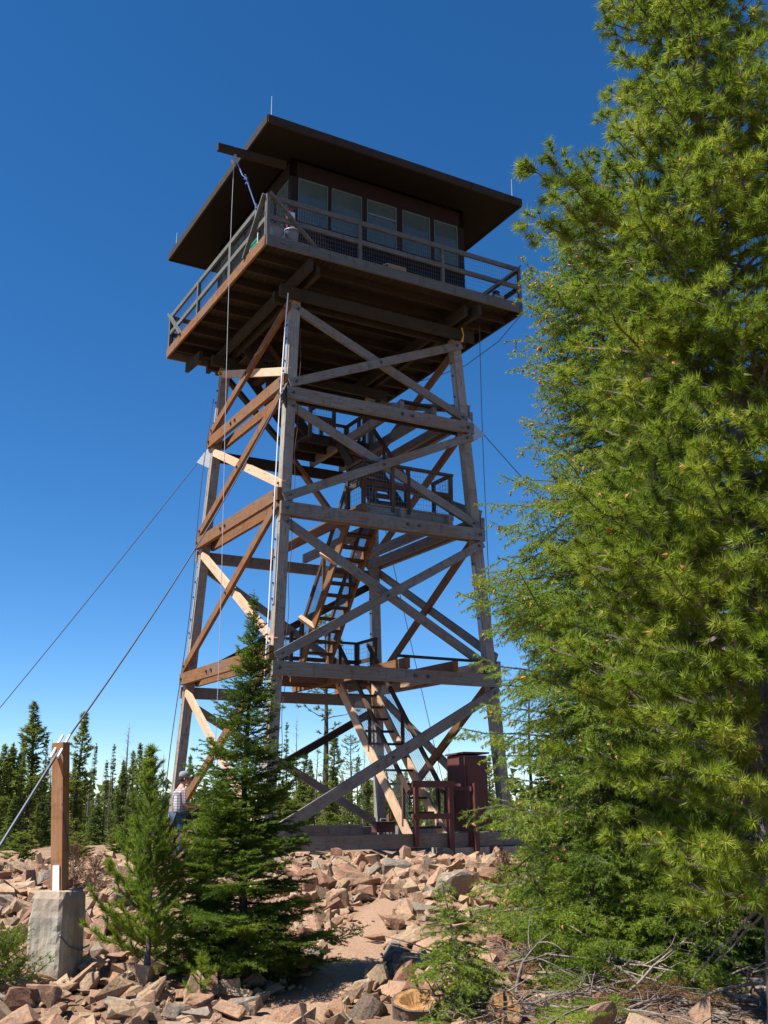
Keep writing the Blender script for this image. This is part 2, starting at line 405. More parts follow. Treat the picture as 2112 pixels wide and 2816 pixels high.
# braces
def brace(face, s0, z0, z1, mat, o=.145, w=.075, h=.17, kind='brace', e=.08):
    # from side s0 at z0 (low) to side -s0 at z1 (high)
    def P(s, z):
        a = hw(z); b = a+o
        return {'F': (s*a, -b, z), 'K': (s*a, b, z), 'L': (-b, s*a, z), 'Q': (b, s*a, z)}[face]
    nrm = {'F': (0, -1, 0), 'K': (0, 1, 0), 'L': (-1, 0, 0), 'Q': (1, 0, 0)}[face]
    p, q = Vector(P(s0, z0)), Vector(P(-s0, z1)); a = (q-p).normalized()
    m = MB(); up = Vector(nrm).cross(a); m.beam(p, q, w, h, up, e, e)
    ob = m.build(kind, mat, T); n = Vector(nrm)
    bolts(ob, [p+a*.06+n*.04, q-a*.06+n*.04, p.lerp(q, .5)+n*.04], nrm, .026)
    return ob
bays = [(0, 3.01), (3.01, 6.05), (6.05, 8.45), (8.45, 10.62)]
for i, (za, zb) in enumerate(bays):
    lo, hi = za+.24, zb-.22
    if i == 0: lo = .16
    # front face : -x is near leg
    brace('F', -1, lo, hi, 'wood_grey', .145, h=.2 if i == 0 else .17)
    if i: brace('F', 1, lo, hi, 'wood_grey', .065)
    lo2, hi2 = (za+.52 if i else .1), zb+(.06 if i < 3 else -.2)
    brace('L', 1, lo2, hi2, 'wood_brown', .145)               # near-high to left-low
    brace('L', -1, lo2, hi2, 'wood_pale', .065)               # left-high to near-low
    brace('Q', 1, lo2, hi2, 'wood_brown', .065); brace('Q', -1, lo2, hi2, 'wood_grey', .145)
    if i == 0 or i == 1:
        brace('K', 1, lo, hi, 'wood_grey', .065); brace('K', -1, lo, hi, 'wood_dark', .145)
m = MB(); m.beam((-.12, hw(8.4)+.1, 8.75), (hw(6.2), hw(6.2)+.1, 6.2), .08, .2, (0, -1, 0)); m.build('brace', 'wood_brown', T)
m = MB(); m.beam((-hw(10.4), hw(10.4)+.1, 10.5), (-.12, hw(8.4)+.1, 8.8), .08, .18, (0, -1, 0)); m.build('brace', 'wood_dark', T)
# gusset plates at upper ring where the guys are made fast
def gusset(sx, sy, z):
    p = LP(sx, sy, z); m = MB(); d = Vector((sx, sy, 0)).normalized(); t = .02; sd = Vector((-d.y, d.x, 0))
    q = [p+d*.06+Vector((0, 0, .36)), p+d*.12+Vector((0, 0, -.3)), p+d*.46+Vector((0, 0, -.12))]
    m.poly([v+sd*t for v in q]+[v-sd*t for v in q], [(0, 1, 2), (5, 4, 3), (0, 3, 4, 1), (1, 4, 5, 2), (2, 5, 3, 0)])
    m.build('gusset_plate', 'dark_steel' if sx*sy > 0 else 'steel', T); return p+d*.44+Vector((0, 0, -.12))
GUY = {k: gusset(*k, 8.42) for k in ((-1, -1), (1, -1), (-1, 1), (1, 1))}
# sills
for y, zc in ((-2.62, 0), (2.62, 0)):
    m = MB(); m.beam((-3.1, y, zc), (3.25, y, zc), .2, .24); m.build('sill', 'wood_grey', T)
for x in (-2.62, 2.62):
    m = MB(); m.beam((x, -2.5, .03), (x, 2.5, .03), .2, .24); m.build('sill', 'wood_brown' if x < 0 else 'wood_grey', T)
m = MB(); m.beam((-1.9, 2.35, .05), (1.9, 2.35, .05), .25, .25); m.build('sill', 'wood_grey', T)
m = MB(); m.box(.9, 1.9, -2.80, -2.35, -.5, -.135); m.build('footing', 'concrete', T)
# ---- landings and stairs
def wiremesh(m, o, a, b, na, nb, t=.004):
    # grid of wires on the parallelogram o, o+a, o+b
    o, a, b = Vector(o), Vector(a), Vector(b)
    n = a.cross(b).normalized()
    for i in range(na+1): m.beam(o+a*i/na, o+a*i/na+b, t, t, n)
    for i in range(nb+1): m.beam(o+b*i/nb+n*t, o+b*i/nb+a+n*t, t, t, n)
def railing(parent, p, q, hgt, posts, mat='wood_stain', mesh=True, mid=True, w=.07, nm='railing'):
    p, q = Vector(p), Vector(q)
    for t in posts: r = MB(); a = p.lerp(q, t); r.beam(a-Vector((0, 0, .12)), a+Vector((0, 0, hgt)), w, w, (0, 1, 0)); r.build('post', mat, parent)
    r = MB(); z = Vector((0, 0, 1)); r.beam(p+z*(hgt+.03), q+z*(hgt+.03), .09, .05, (0, 0, 1), .05, .05); o = r.build('rail', mat, parent)
    if mid: r = MB(); r.beam(p+z*hgt*.5, q+z*hgt*.5, .05, .09); r.build('rail', mat, parent)
    if mesh:
        L = (q-p).length; r = MB(); wiremesh(r, p+z*.03, q-p, z*(hgt-.05), max(2, int(L/.065)), max(2, int(hgt/.1))); r.build('wire_mesh', 'wire', parent)
    return o
def stair(y_or_x, a0, z0, a1, z1, c0, c1, axis='y', mat='wood_brown', tm='wood_stain', n=11, sides=(1, 1), sm2='wood_pale'):
    def P(c, a, z): return (c, a, z) if axis == 'y' else (a, c, z)
    m = MB(); upv = (0, 0, 1)
    m.beam(P(c0, a0, z0), P(c0, a1, z1), .05, .22, upv, .05, .05)
    o = m.build('stair', mat, T)
    m = MB(); m.beam(P(c1, a0, z0), P(c1, a1, z1), .05, .22, upv, .05, .05); m.build('stringer', sm2, o)
    for i in range(n):
        t = (i+.6)/n; a = a0+(a1-a0)*t; z = z0+(z1-z0)*t
        m = MB(); m.beam(P(c0+.02, a, z), P(c1-.02, a, z), .22, .04); m.build('tread', tm, o)
    for c, on in ((c0, sides[0]), (c1, sides[1])):
        if not on: continue
        h = .82; m = MB(); m.beam(P(c, a0, z0+h), P(c, a1, z1+h), .05, .09); m.build('handrail', 'wood_stain', o)
        for t in (.06, .5, .94): m = MB(); m.beam(P(c, a0+(a1-a0)*t, z0+(z1-z0)*t), P(c, a0+(a1-a0)*t, z0+(z1-z0)*t+h), .06, .06, (0, 1, 0)); m.build('baluster', 'wood_stain', o)
        p = Vector(P(c, a0, z0+.12)); q = Vector(P(c, a1, z1+.12)); m = MB(); wiremesh(m, p, q-p, Vector((0, 0, h-.15)), int((q-p).length/.06), 8); m.build('wire_mesh', 'wire', o)
    return o
def landing(x0, x1, y0, y1, z, mat='wood_brown'):
    m = MB(); n = int((x1-x0)/.14)
    for i in range(n): xx = x0+(i+.5)*(x1-x0)/n; m.beam((xx, y0, z), (xx, y1, z), (x1-x0)/n-.012, .04)
    o = m.build('landing', mat, T)
    for y in (y0+.04, y1-.04, (y0+y1)/2): m = MB(); m.beam((x0, y, z-.11), (x1, y, z-.11), .05, .17); m.build('joist', mat, o)
    return o
def joist_y(x, z, y0=-2.55, y1=2.55, mat='wood_grey', w=.1, h=.2):
    m = MB(); m.beam((x, y0, z), (x, y1, z), w, h); m.build('joist', mat, T)
# level one
a1 = hw(3.2)
for x in (.28, 1.38): joist_y(x, 3.245, -2.6, 2.6, 'wood_brown')
joist_y(2.02, 3.25, -2.55, .6, 'wood_pale', .08)
m = MB(); m.beam((.1, -2.53, 3.38), (2.1, -2.53, 3.38), .09, .045); m.build('plank', 'wood_dark', T)
L1 = landing(-.62, 1.5, .8, 1.75, 3.37)
railing(L1, (-.60, .86, 3.4), (-.60, 1.72, 3.4), .82, (0, 1)); railing(L1, (-.58, 1.74, 3.4), (1.46, 1.74, 3.4), .82, (0, .33, .66, 1)); railing(L1, (1.48, .86, 3.4), (1.48, 1.7, 3.4), .82, (0, 1))
# level two
for x in (.35, 1.5): joist_y(x, 6.285, -2.35, 2.3, 'wood_grey')
joist_y(-.5, 6.285, -2.3, 2.3, 'wood_brown')
L2 = landing(-.5, 1.62, -2.25, -1.5, 6.41, 'wood_grey')
railing(L2, (-.48, -2.22, 6.43), (1.6, -2.22, 6.43), .84, (0, .32, .5, 1)); railing(L2, (1.6, -2.18, 6.43), (1.6, -1.55, 6.43), .84, (1,)); railing(L2, (-.5, -2.18, 6.43), (-.5, -1.6, 6.43), .84, (1,))
# level three
for x in (.45, 1.25): joist_y(x, 8.68, -2.2, 2.2, 'wood_grey')
m = MB(); m.beam((.45, -2.1, 8.81), (1.5, -2.1, 8.81), .10, .045); m.build('plank', 'wood_dark', T)
L3 = landing(-.35, 1.3, .62, 1.95, 8.81, 'wood_dark')
railing(L3, (.28, .64, 8.83), (-.33, .64, 8.83), .82, (0, 1)); railing(L3, (1.28, .66, 8.83), (1.28, 1.9, 8.83), .82, (0, .5, 1)); railing(L3, (-.1, 1.93, 8.83), (1.25, 1.93, 8.83), .82, (.1, .5, 1))
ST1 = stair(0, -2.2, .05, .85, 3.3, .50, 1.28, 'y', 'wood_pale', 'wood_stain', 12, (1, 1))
ST2 = stair(0, .82, 3.42, -1.5, 6.32, -.42, .22, 'y', 'wood_brown', 'wood_stain', 13, (1, 1), 'wood_brown')
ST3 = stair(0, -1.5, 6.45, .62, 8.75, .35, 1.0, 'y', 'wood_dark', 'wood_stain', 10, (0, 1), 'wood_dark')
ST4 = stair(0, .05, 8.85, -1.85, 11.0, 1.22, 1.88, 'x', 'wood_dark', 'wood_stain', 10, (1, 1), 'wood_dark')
# short sunlit ties bolted to the second stair
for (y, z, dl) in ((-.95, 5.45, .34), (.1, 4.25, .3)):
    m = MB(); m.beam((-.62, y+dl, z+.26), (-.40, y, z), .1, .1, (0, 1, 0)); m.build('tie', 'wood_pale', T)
m = MB(); m.beam((.22, -.1, 4.6), (.26, -1.3, 6.0), .07, .09); m.build('tie', 'wood_brown', T)
# ---- platform
ZD = 11.27
P_ = 3.05
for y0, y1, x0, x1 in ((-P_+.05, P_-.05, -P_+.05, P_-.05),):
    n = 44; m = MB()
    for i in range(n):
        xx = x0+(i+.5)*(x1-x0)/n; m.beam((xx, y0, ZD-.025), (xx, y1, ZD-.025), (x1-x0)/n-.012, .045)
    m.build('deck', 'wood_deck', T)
for (p, q, mt) in (((-P_, -P_, 11.15), (P_, -P_, 11.15), 'wood_rail'), ((-P_, P_, 11.15), (P_, P_, 11.15), 'wood_grey'), ((-P_, -P_+.03, 11.15), (-P_, P_-.03, 11.15), 'wood_brown'), ((P_, -P_+.03, 11.15), (P_, P_-.03, 11.15), 'wood_dark')):
    m = MB(); m.beam(p, q, .05, .22); m.build('fascia_board', mt, T)
for y in (-2.45, -1.9, -1.25, -.6, .05, .7, 1.35, 1.95, 2.5):
    m = MB(); m.beam((-P_+.04, y, 11.13), (P_-.04, y, 11.13), .055, .19); m.build('joist', 'wood_dark', T)  # dark wood chosen to deepen the shade beneath the deck
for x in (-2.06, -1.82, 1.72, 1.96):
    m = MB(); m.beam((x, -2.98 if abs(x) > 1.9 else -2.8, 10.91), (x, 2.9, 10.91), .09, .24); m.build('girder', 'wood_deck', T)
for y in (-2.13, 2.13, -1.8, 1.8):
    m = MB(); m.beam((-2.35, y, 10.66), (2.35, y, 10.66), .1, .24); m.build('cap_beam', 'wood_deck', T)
m = MB(); m.beam((-2.75, 2.55, 10.66), (-2.75, 2.6, 10.66), .1, .24)
for x in (-2.55, ):
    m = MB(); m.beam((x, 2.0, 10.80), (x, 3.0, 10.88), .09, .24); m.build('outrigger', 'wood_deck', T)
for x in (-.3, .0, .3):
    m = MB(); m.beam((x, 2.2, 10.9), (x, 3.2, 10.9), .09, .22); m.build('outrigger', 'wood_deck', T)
# catwalk railing
def cat(p, q, posts, mat, bp):
    p, q = Vector(p), Vector(q); Z = Vector((0, 0, 1)); a = (q-p).normalized(); m = MB()
    m.beam(p+Z*.84, q+Z*.84, .05, .10, (0, 0, 1), .04, .04); o = m.build('catwalk_railing', mat, T)
    for t in posts: m = MB(); c = p.lerp(q, t); m.beam(c-Z*.12, c+Z*.84, .07, .07, (0, 1, 0)); m.build('post', mat, o)
    m = MB(); m.beam(p+Z*.40, q+Z*.40, .05, .10, (0, 0, 1), .02, .02); m.build('mid_rail', mat, o)
    out = Vector((a.y, -a.x, 0)); 
    if out.dot(p+q) < 0: out = -out
    for s0, s1 in ((p, 1), (q, -1)) if bp else (): m = MB(); m.beam(s0+Z*.9+out*.06, s0+a*s1*1.0-Z*.03+out*.06, .04, .09, out); m.build('corner_brace', 'wood_rail', o)
    m = MB(); L = (q-p).length; wiremesh(m, p+Z*.0-out*.05, q-p, Z*.86, int(L/.055), 9, .0024); m.build('wire_mesh', 'wire', o)
RP = 3.02
cat((-RP, -RP, ZD), (RP, -RP, ZD), (0, .335, .665, 1), 'wood_rail', True)
cat((-RP, -RP+.05, ZD), (-RP, RP-.05, ZD), (0, .33, .66, 1), 'wood_rail', True)
cat((RP, -RP+.05, ZD), (RP, RP-.05, ZD), (.33, .66, 1), 'wood_dark', False)
cat((-RP+.05, RP, ZD), (RP-.05, RP, ZD), (0, .33, .66, 1), 'wood_dark', False)
# ---- cab
CW = 2.16; ZS, ZH, ZTOP = 12.33, 13.36, 13.63
def cabside(rot):
    Rm = Matrix.Rotation(rot, 4, 'Z')
    def bx(m, x0, x1, y0, y1, z0, z1):
        b = len(m.v); m.box(x0, x1, y0, y1, z0, z1)
        for i in range(b, len(m.v)): m.v[i] = tuple(Rm @ Vector(m.v[i]))
    m = MB(); bx(m, -CW, CW, -CW, -CW+.12, ZD, ZS); bx(m, -CW, CW, -CW, -CW+.12, ZH, ZTOP+.1)
    bx(m, -CW, -2.0, -CW+.001, -CW+.12, ZS, ZH); bx(m, 2.0+.0, CW-.121, -CW+.001, -CW+.12, ZS, ZH)
    m.build('wall', 'cab_wall', T)
    m = MB()
    for z in np.arange(ZD+.14, ZS, .15): bx(m, -CW, CW, -CW-.012, -CW, z, z+.02)
    m.build('siding', 'cab_wall', T)
    xs = [-2.0, -1.28, -.42, .46, 1.32, 2.0]; xs = [(-2.0, -1.30), (-1.22, -.48), (-.36, .39), (.53, 1.26), (1.36, 2.0)]
    for i, (a, b) in enumerate(xs):
        if i < 4:
            m = MB(); bx(m, b, xs[i+1][0], -CW-.004, -CW+.1, ZS, ZH); m.build('mullion', 'cab_wall', T)
        m = MB(); f = .022
        bx(m, a, a+f, -CW+.01, -CW+.06, ZS, ZH); bx(m, b-f, b, -CW+.01, -CW+.06, ZS, ZH)
        bx(m, a+f, b-f, -CW+.01, -CW+.06, ZS, ZS+f); bx(m, a+f, b-f, -CW+.01, -CW+.06, ZH-f, ZH)
        if i == 2 and rot == 0: bx(m, a+f, b-f, -CW+.01, -CW+.06, 13.0, 13.04)
        o = m.build('window', 'sash_paint', T)
        m = MB(); bx(m, a+f, b-f, -CW+.03, -CW+.038, ZS+f, ZH-f); m.build('pane', 'glass', o)
        if rot == 0 and i == 2:
            m = MB(); bx(m, a+f, b-f, -CW+.07, -CW+.08, 13.05, ZH-f); m.build('blind', 'blind', o)
for k in range(4): cabside(k*math.pi/2)
m = MB(); m.box(-CW+.13, CW-.13, -CW+.13, CW-.13, ZTOP-.28, ZTOP-.24); m.build('ceiling', 'interior', T)
m = MB(); m.box(-.5, .5, -.5, .5, ZD+.02, ZD+.85); m.box(1.1, 2.0, .9, 2.0, ZD+.02, ZD+.9); m.box(-2.0, -1.2, .2, 2.0, ZD+.02, ZD+.95); m.build('cabinet', 'interior', T)
m = MB(); m.tube([(.1, .1, ZD+.85), (.1, .1, ZD+1.35)], .26, 12); m.build('fire_finder', 'dark_steel', T)
# roof : low hip, boarded soffit following the rafters
RE, ZE = 3.10, 13.63
m = MB(); z0 = ZE+.24
m.poly([(-RE, -RE, z0), (RE, -RE, z0), (RE, RE, z0), (-RE, RE, z0), (0, 0, z0+.55)], [(0, 1, 4), (1, 2, 4), (2, 3, 4), (3, 0, 4)])
m.poly([(-RE+.04, -RE+.04, z0-.03), (RE-.04, -RE+.04, z0-.03), (RE-.04, RE-.04, z0-.03), (-RE+.04, RE-.04, z0-.03), (0, 0, z0+.5)], [(4, 1, 0), (4, 2, 1), (4, 3, 2), (4, 0, 3)])
roof = m.build('roof', 'roof_sheet', T)
m = MB(); 
for (p, q) in (((-RE, -RE, 0), (RE, -RE, 0)), ((RE, -RE, 0), (RE, RE, 0)), ((RE, RE, 0), (-RE, RE, 0)), ((-RE, RE, 0), (-RE, -RE, 0))):
    m.beam((p[0]*1.005, p[1]*1.005, ZE+.155), (q[0]*1.005, q[1]*1.005, ZE+.155), .045, .175, (0, 0, 1), .0, .0)
m.build('fascia', 'wood_dark', roof)
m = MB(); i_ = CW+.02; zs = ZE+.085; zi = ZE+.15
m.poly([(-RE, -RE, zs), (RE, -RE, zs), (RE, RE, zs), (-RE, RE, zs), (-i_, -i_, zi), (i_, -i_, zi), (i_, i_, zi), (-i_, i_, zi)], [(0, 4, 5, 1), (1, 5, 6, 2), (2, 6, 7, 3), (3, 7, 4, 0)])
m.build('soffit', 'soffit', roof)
m = MB()
for (x, y) in ((-RE+.1, -RE+.1), (RE-.15, -RE+.1), (-RE+.1, RE-.15), (RE-.1, RE-.1)):
    q = MB(); q.tube([(x, y, z0-.02), (x, y, z0+.55)], [.012, .007], 6); q.tube([(x, y, z0-.02), (x, y, z0+.06)], .03, 6); q.build('lightning_rod', 'steel', roof)
m = MB(); m.beam((-3.80, -2.15, 13.49), (-2.3, -2.15, 13.55), .10, .15); m.build('hoist_beam', 'wood_dark', T)
m = MB(); m.tube([(-3.42, -2.15, 13.60), (-3.42, -2.15, 13.33)], .035, 8); m.tube([(-3.42, -2.19, 13.30), (-3.42, -2.11, 13.30)], .075, 12); m.build('pulley', 'steel', T)
# stair hatch trap frame
m = MB(); m.box(-2.2, -1.2, 1.15, 1.2, 11.0, 11.2); m.build('hatch_frame', 'wood_dark', T)
# ---- things on the catwalk
def lathe(m, c, prof, n=16):
    c = Vector(c); b = len(m.v)
    for r_, z in prof:
        for k in range(n): th = 2*math.pi*k/n; m.v.append((c.x+r_*math.cos(th), c.y+r_*math.sin(th), c.z+z))
    for i in range(len(prof)-1):
        for k in range(n): k2 = (k+1) % n; m.face((b+i*n+k, b+i*n+k2, b+(i+1)*n+k2, b+(i+1)*n+k))
    m.face(tuple(b+k for k in range(n))[::-1]); e = b+(len(prof)-1)*n; m.face(tuple(e+k for k in range(n)))
for i, (x, lb) in enumerate(((-2.72, 'blue-grey bucket on the catwalk, nearest its corner post'), (-2.38, 'blue-grey bucket on the catwalk, behind the diagonal corner brace'))):
    e = empty('bucket', (x, -2.72, ZD+.005)); tag(e, lb, 'bucket', 'blue buckets on the catwalk')
    m = MB(); lathe(m, (0, 0, 0), [(.12, 0), (.145, .36), (.15, .37), (.155, .37), (.155, .40), (.14, .40), (.13, .36)]); m.build('pail', 'bucket', e, True)
    m = MB(); m.tube([(.15*math.cos(t), .15*math.sin(t)*.3, .38+.12*math.sin(t)) for t in np.linspace(0, math.pi, 9)], .006, 5); m.build('handle', 'steel', e)
e = empty('dish_antenna', (-1.48, -2.30, ZD+.28)); tag(e, 'round tan dish with a dark hub standing against the cab wall below the windows', 'dish')
m = MB(); pr = [(.04, .09), (.09, .10), (.18, .02), (.21, 0), (.19, -.02), (.05, -.03)]
lathe(m, (0, 0, 0), pr, 18); m.v = [(v[0], -v[2], v[1]) for v in m.v]; m.build('dish', 'dish_paint', e, True)
m = MB(); m.tube([(0, -.06, 0), (0, -.16, 0)], [.09, .07], 12); m.build('hub', 'dish_paint', e); m = MB(); m.tube([(0, 0, -.1), (0, .03, -.27)], .025, 6); m.build('stand', 'dark_steel', e)
e = empty('carton', (.02, -2.62, ZD+.005)); tag(e, 'open cardboard carton sitting on the catwalk under the middle windows', 'carton')
m = MB(); m.box(-.22, .22, -.16, -.14, 0, .26); m.box(-.22, .22, .14, .16, 0, .26); m.box(-.22, -.2, -.14, .14, 0, .26); m.box(.2, .22, -.14, .14, 0, .26); m.box(-.2, .2, -.14, .14, 0, .02); m.build('body', 'cardboard', e)
m = MB(); m.beam((-.21, 0, .26), (-.33, 0, .19), .3, .008, (0, 0, 1)); m.beam((0, .15, .26), (0, .22, .36), .42, .008, (0, 1, 0)); m.build('flap', 'white_paint', e)
e = empty('lantern_crate', (2.62, -2.72, ZD+.005)); tag(e, 'small tan crate with a dark lantern on top in the right catwalk corner', 'crate')
m = MB(); m.box(-.13, .13, -.1, .1, 0, .2); m.build('crate', 'dish_paint', e)
m = MB(); m.tube([(-.02, 0, .2), (-.02, 0, .24)], .1, 8); m.tube([(-.02, 0, .24), (-.02, 0, .31)], .06, 8); m.tube([(-.02, 0, .31), (-.02, 0, .36)], [.09, .02], 8); m.build('lantern', 'dark_steel', e)
m = MB(); m.box(-.04, .05, -.104, -.1, .05, .14); m.build('label_patch', 'white_paint', e)
e = empty('fire_box', (-2.24, -2.30, ZD+.62)); tag(e, 'red and white box fixed at the cab corner beside the buckets', 'box')
m = MB(); m.box(-.08, .08, -.07, .07, 0, .46); m.build('case', 'white_paint', e); m = MB(); m.box(-.082, -.02, -.074, .074, .0, .44); m.beam((0, 0, .47), (0, 0, .56), .1, .1); m.build('cover', 'red_paint', e)
e = empty('garden_chair', (-2.65, -1.45, ZD+.005)); tag(e, 'green plastic folding chair leaning behind the left catwalk railing', 'chair')
m = MB()
for k in range(5): m.beam((0, -.22, .40+k*.09), (0, .22, .40+k*.09), .02, .05)
m.build('backrest', 'green_plastic', e)
m = MB(); m.box(-.05, .38, -.22, .22, .36, .39); m.build('seat', 'green_plastic', e)
for a, b in ((-.02, -.21), (-.02, .21), (.36, -.21), (.36, .21)):
    m = MB(); m.beam((a, b, 0), (a, b, .85 if a < 0 else .37), .025, .025, (0, 1, 0)); m.build('leg', 'white_paint', e)
for i, (y, lb) in enumerate(((-.45, 'white plastic jug on the left catwalk, nearer the green chair'), (.25, 'white plastic jug on the left catwalk, farther from the green chair'))):
    e = empty('jug', (-2.72, y, ZD+.005)); tag(e, lb, 'jug', 'white jugs on the catwalk'); m = MB(); lathe(m, (0, 0, 0), [(.09, 0), (.1, .03), (.1, .2), (.04, .27), (.035, .31)], 12); m.build('bottle', 'white_paint', e, True)
    m = MB(); m.tube([(.04, 0, .29), (.11, 0, .27), (.1, 0, .18)], .012, 6); m.build('handle', 'white_paint', e)

# ---- ropes and cables, each a thing
def cable(name, pts, r, mat, label, cat, n=6, sag=0, kn=None, group=None):
    pts = [Vector(p) for p in pts]
    if sag:
        a, b = pts; pts = [a.lerp(b, t)-Vector((0, 0, sag*4*t*(1-t))) for t in np.linspace(0, 1, 17)]
    m = MB(); m.tube(pts, r, n)
    for k in kn or (): m.tube([Vector(k)+Vector((-.03, 0, -.05)), Vector(k)+Vector((.03, .02, 0)), Vector(k)+Vector((-.02, -.02, .05))], [.015, .035, .012], 6)
    o = m.build(name, mat); tag(o, label, cat, group); return o
def hang(x, y, z0, z1, sway=.03):
    return [(x+sway*math.sin(3*t)*t, y+sway*.5*math.sin(5*t), z0+(z1-z0)*t) for t in np.linspace(0, 1, 14)]
PB = Vector((-7.54, -9.60, 0)); PB.z = H(PB.x, PB.y)          # concrete block with the anchor post
POST_TOP = 1.26
PT = Vector((PB.x-RT[0]*.085, PB.y-RT[1]*.085, POST_TOP-.05))
cable('guy_cable', [GUY[(-1, -1)], PT], .010, 'cable', 'steel guy cable from the near tower leg down to the short timber anchor post', 'cable', sag=.25)
PT = Vector((PB.x-RT[0]*.085, PB.y-RT[1]*.085, POST_TOP-.05))
d_ = (PT-GUY[(-1, -1)]).normalized()
cable('anchor_cable', [PT, PT+d_*3.2], .014, 'cable', 'thick cable end running past the timber anchor post towards the lower left corner', 'cable')
def guy_end(g, u, v, dx, dy):                                 # the guy runs out diagonally; its slope is read off where it crosses a pixel
    D = ray(u, v); t = (dx*(CAM[1]-g.y)-dy*(CAM[0]-g.x))/(dy*D[0]-dx*D[1]); P = Vector(CAM+t*D); e = P-g; k = (g.z+2.2)/max(.1, -e.z); return g+e*k
g = GUY[(-1, 1)]; cable('guy_cable', [g, guy_end(g, 0, 1930, -1, 1)], .010, 'cable', 'steel guy cable slanting from the left tower leg to the left across the sky', 'cable', sag=.15)
g = GUY[(1, -1)]; cable('guy_cable', [g, guy_end(g, 1475, 1352, 1, -1)], .010, 'cable', 'steel guy cable from the right tower leg going down behind the big conifers', 'cable', sag=.1)
g = GUY[(1, 1)]; cable('guy_cable', [g, guy_end(g, 1185, 2000, 1, 1)], .010, 'cable', 'thin guy cable seen through the tower, running down behind the rear leg', 'cable', sag=.1)
cable('hoist_rope', hang(-3.44, -2.15, 13.3, -.3, .12), .006, 'white_rope', 'long pale hoist rope hanging from the beam under the roof to the ground', 'rope')
cable('tie_rope', [(-3.38, -2.15, 13.28), (-3.3, -2.3, 12.9), (-3.24, -2.35, 12.82), (-3.1, -2.45, 12.3), (-3.05, -2.5, 12.1), (-3.08, -2.5, 11.9)], .014, 'blue_rope', 'blue rope tied from the hoist beam to the left catwalk railing', 'rope', kn=[(-3.25, -2.34, 12.85), (-3.23, -2.36, 12.74), (-3.06, -2.5, 12.15)])
cable('lead_pipe', [(-2.2, -2.2, 10.6), (-2.26, -2.24, 9.9), (-2.4, -2.36, 8), (-2.62, -2.6, 4), (-2.9, -2.85, -.3)], .012, 'white_paint', 'white conduit line hanging left of the near tower leg from the platform', 'conduit')
cable('red_line', [LP(-1, -1, z)+Vector((.14+.02*math.sin(z*5), -.12, 0)) for z in np.arange(.2, 10, .25)], .006, 'brown_paint', 'thin reddish line clipped along the right edge of the near tower leg', 'wire')
cable('drop_cable', [LP(-1, 1, z)+Vector((-.2-.04*math.sin(z), .05, 0)) for z in np.arange(-.2, 10.2, .4)], .01, 'cable', 'thin dark cable hanging outside the left tower leg', 'cable')
cable('drop_cable', [(3.06, -3.06, 11.05), (3.0, -2.2, 10.7), (2.9, -1, 10.55), (2.8, .3, 10.7), (2.75, 1.5, 10.95)], .009, 'cable', 'black cable looping under the right edge of the platform', 'cable')
cable('drop_cable', hang(2.42, -2.3, 10.9, -.2, .08), .008, 'cable', 'thin cable hanging straight down outside the right tower leg', 'cable')
for p, lb in (((-1.98, -2.02, 10.83), 'yellow strap wrapped round the top of the near tower leg'), ((1.98, -2.24, 10.78), 'yellow strap hanging from the top of the right tower leg'), ((-2.1, 1.95, 10.75), 'yellow strap at the top of the left tower leg')):
    cable('strap', [p, (p[0]+.03, p[1]-.02, p[2]-.18), (p[0]-.02, p[1]-.02, p[2]-.34)], [.018, .012, .03], 'yellow_strap', lb, 'strap')

# ---- brown locker and gate at the foot of the stair
def lookup(u, v, ax, c):
    D = ray(u, v); t = (c-CAM[ax])/D[ax]; return CAM+D*t
e = empty('locker', (1.86, -2.18, .13)); tag(e, 'tall narrow brown locker standing on the sill right of the stair', 'locker')
lw, ld, lh = .52, .62, 1.42
m = MB(); m.box(-lw/2, lw/2, -ld/2, ld/2, 0, lh); m.build('body', 'brown_paint', e)
m = MB(); m.beam((0, -ld/2-.03, lh+.05), (0, ld/2+.03, lh+.02), lw+.08, .03, (0, 0, 1)); m.build('lid', 'brown_paint', e)
m = MB(); m.box(-lw/2+.04, lw/2-.04, -ld/2-.02, -ld/2, .06, lh-.06); m.build('door', 'brown_paint', e)
for z in (.28, 1.1):
    m = MB(); m.box(lw/2-.1, lw/2-.02, -ld/2-.03, -ld/2-.02, z, z+.06); m.build('hinge', 'dark_steel', e)
e = empty('entry_gate', (0.9, -2.76, 0)); tag(e, 'brown painted post-and-rail gate across the foot of the stair', 'gate')
m = MB(); m.box(-.62, -.54, -.04, .04, -.1, 1.0); m.build('post', 'brown_paint', e); m = MB(); m.box(.12, .22, -.05, .05, -.3, 1.05); m.build('post', 'brown_paint', e)
m = MB(); m.box(-.70, .22, -.1, -.055, .94, 1.06); m.build('rail', 'brown_paint', e); m = MB(); m.box(-.70, .12, -.1, -.055, .38, .48); m.build('rail', 'brown_paint', e)
e = empty('side_railing', (1.45, -2.55, 0)); tag(e, 'brown railing with two rails in front of the locker side', 'railing')
for p in ((-.03, .45), (.08, -.2), (.12, -.32)):
    m = MB(); m.box(p[0]-.04, p[0]+.04, p[1]-.04, p[1]+.04, -.2, 1.02); m.build('post', 'brown_paint', e)
for z in (.92, .42):
    m = MB(); m.beam((-.0, .45, z), (.06, -.3, z), .05, .09); m.build('rail', 'brown_paint', e)
for (x, y, z, lb) in ((-.3, -2.55, .12, 'loose plank lying on the front sill beside the near leg'),):
    pass
e = empty('tool_box', (.12, -1.9, .14)); tag(e, 'small dark red toolbox on the sill at the stair foot', 'toolbox')
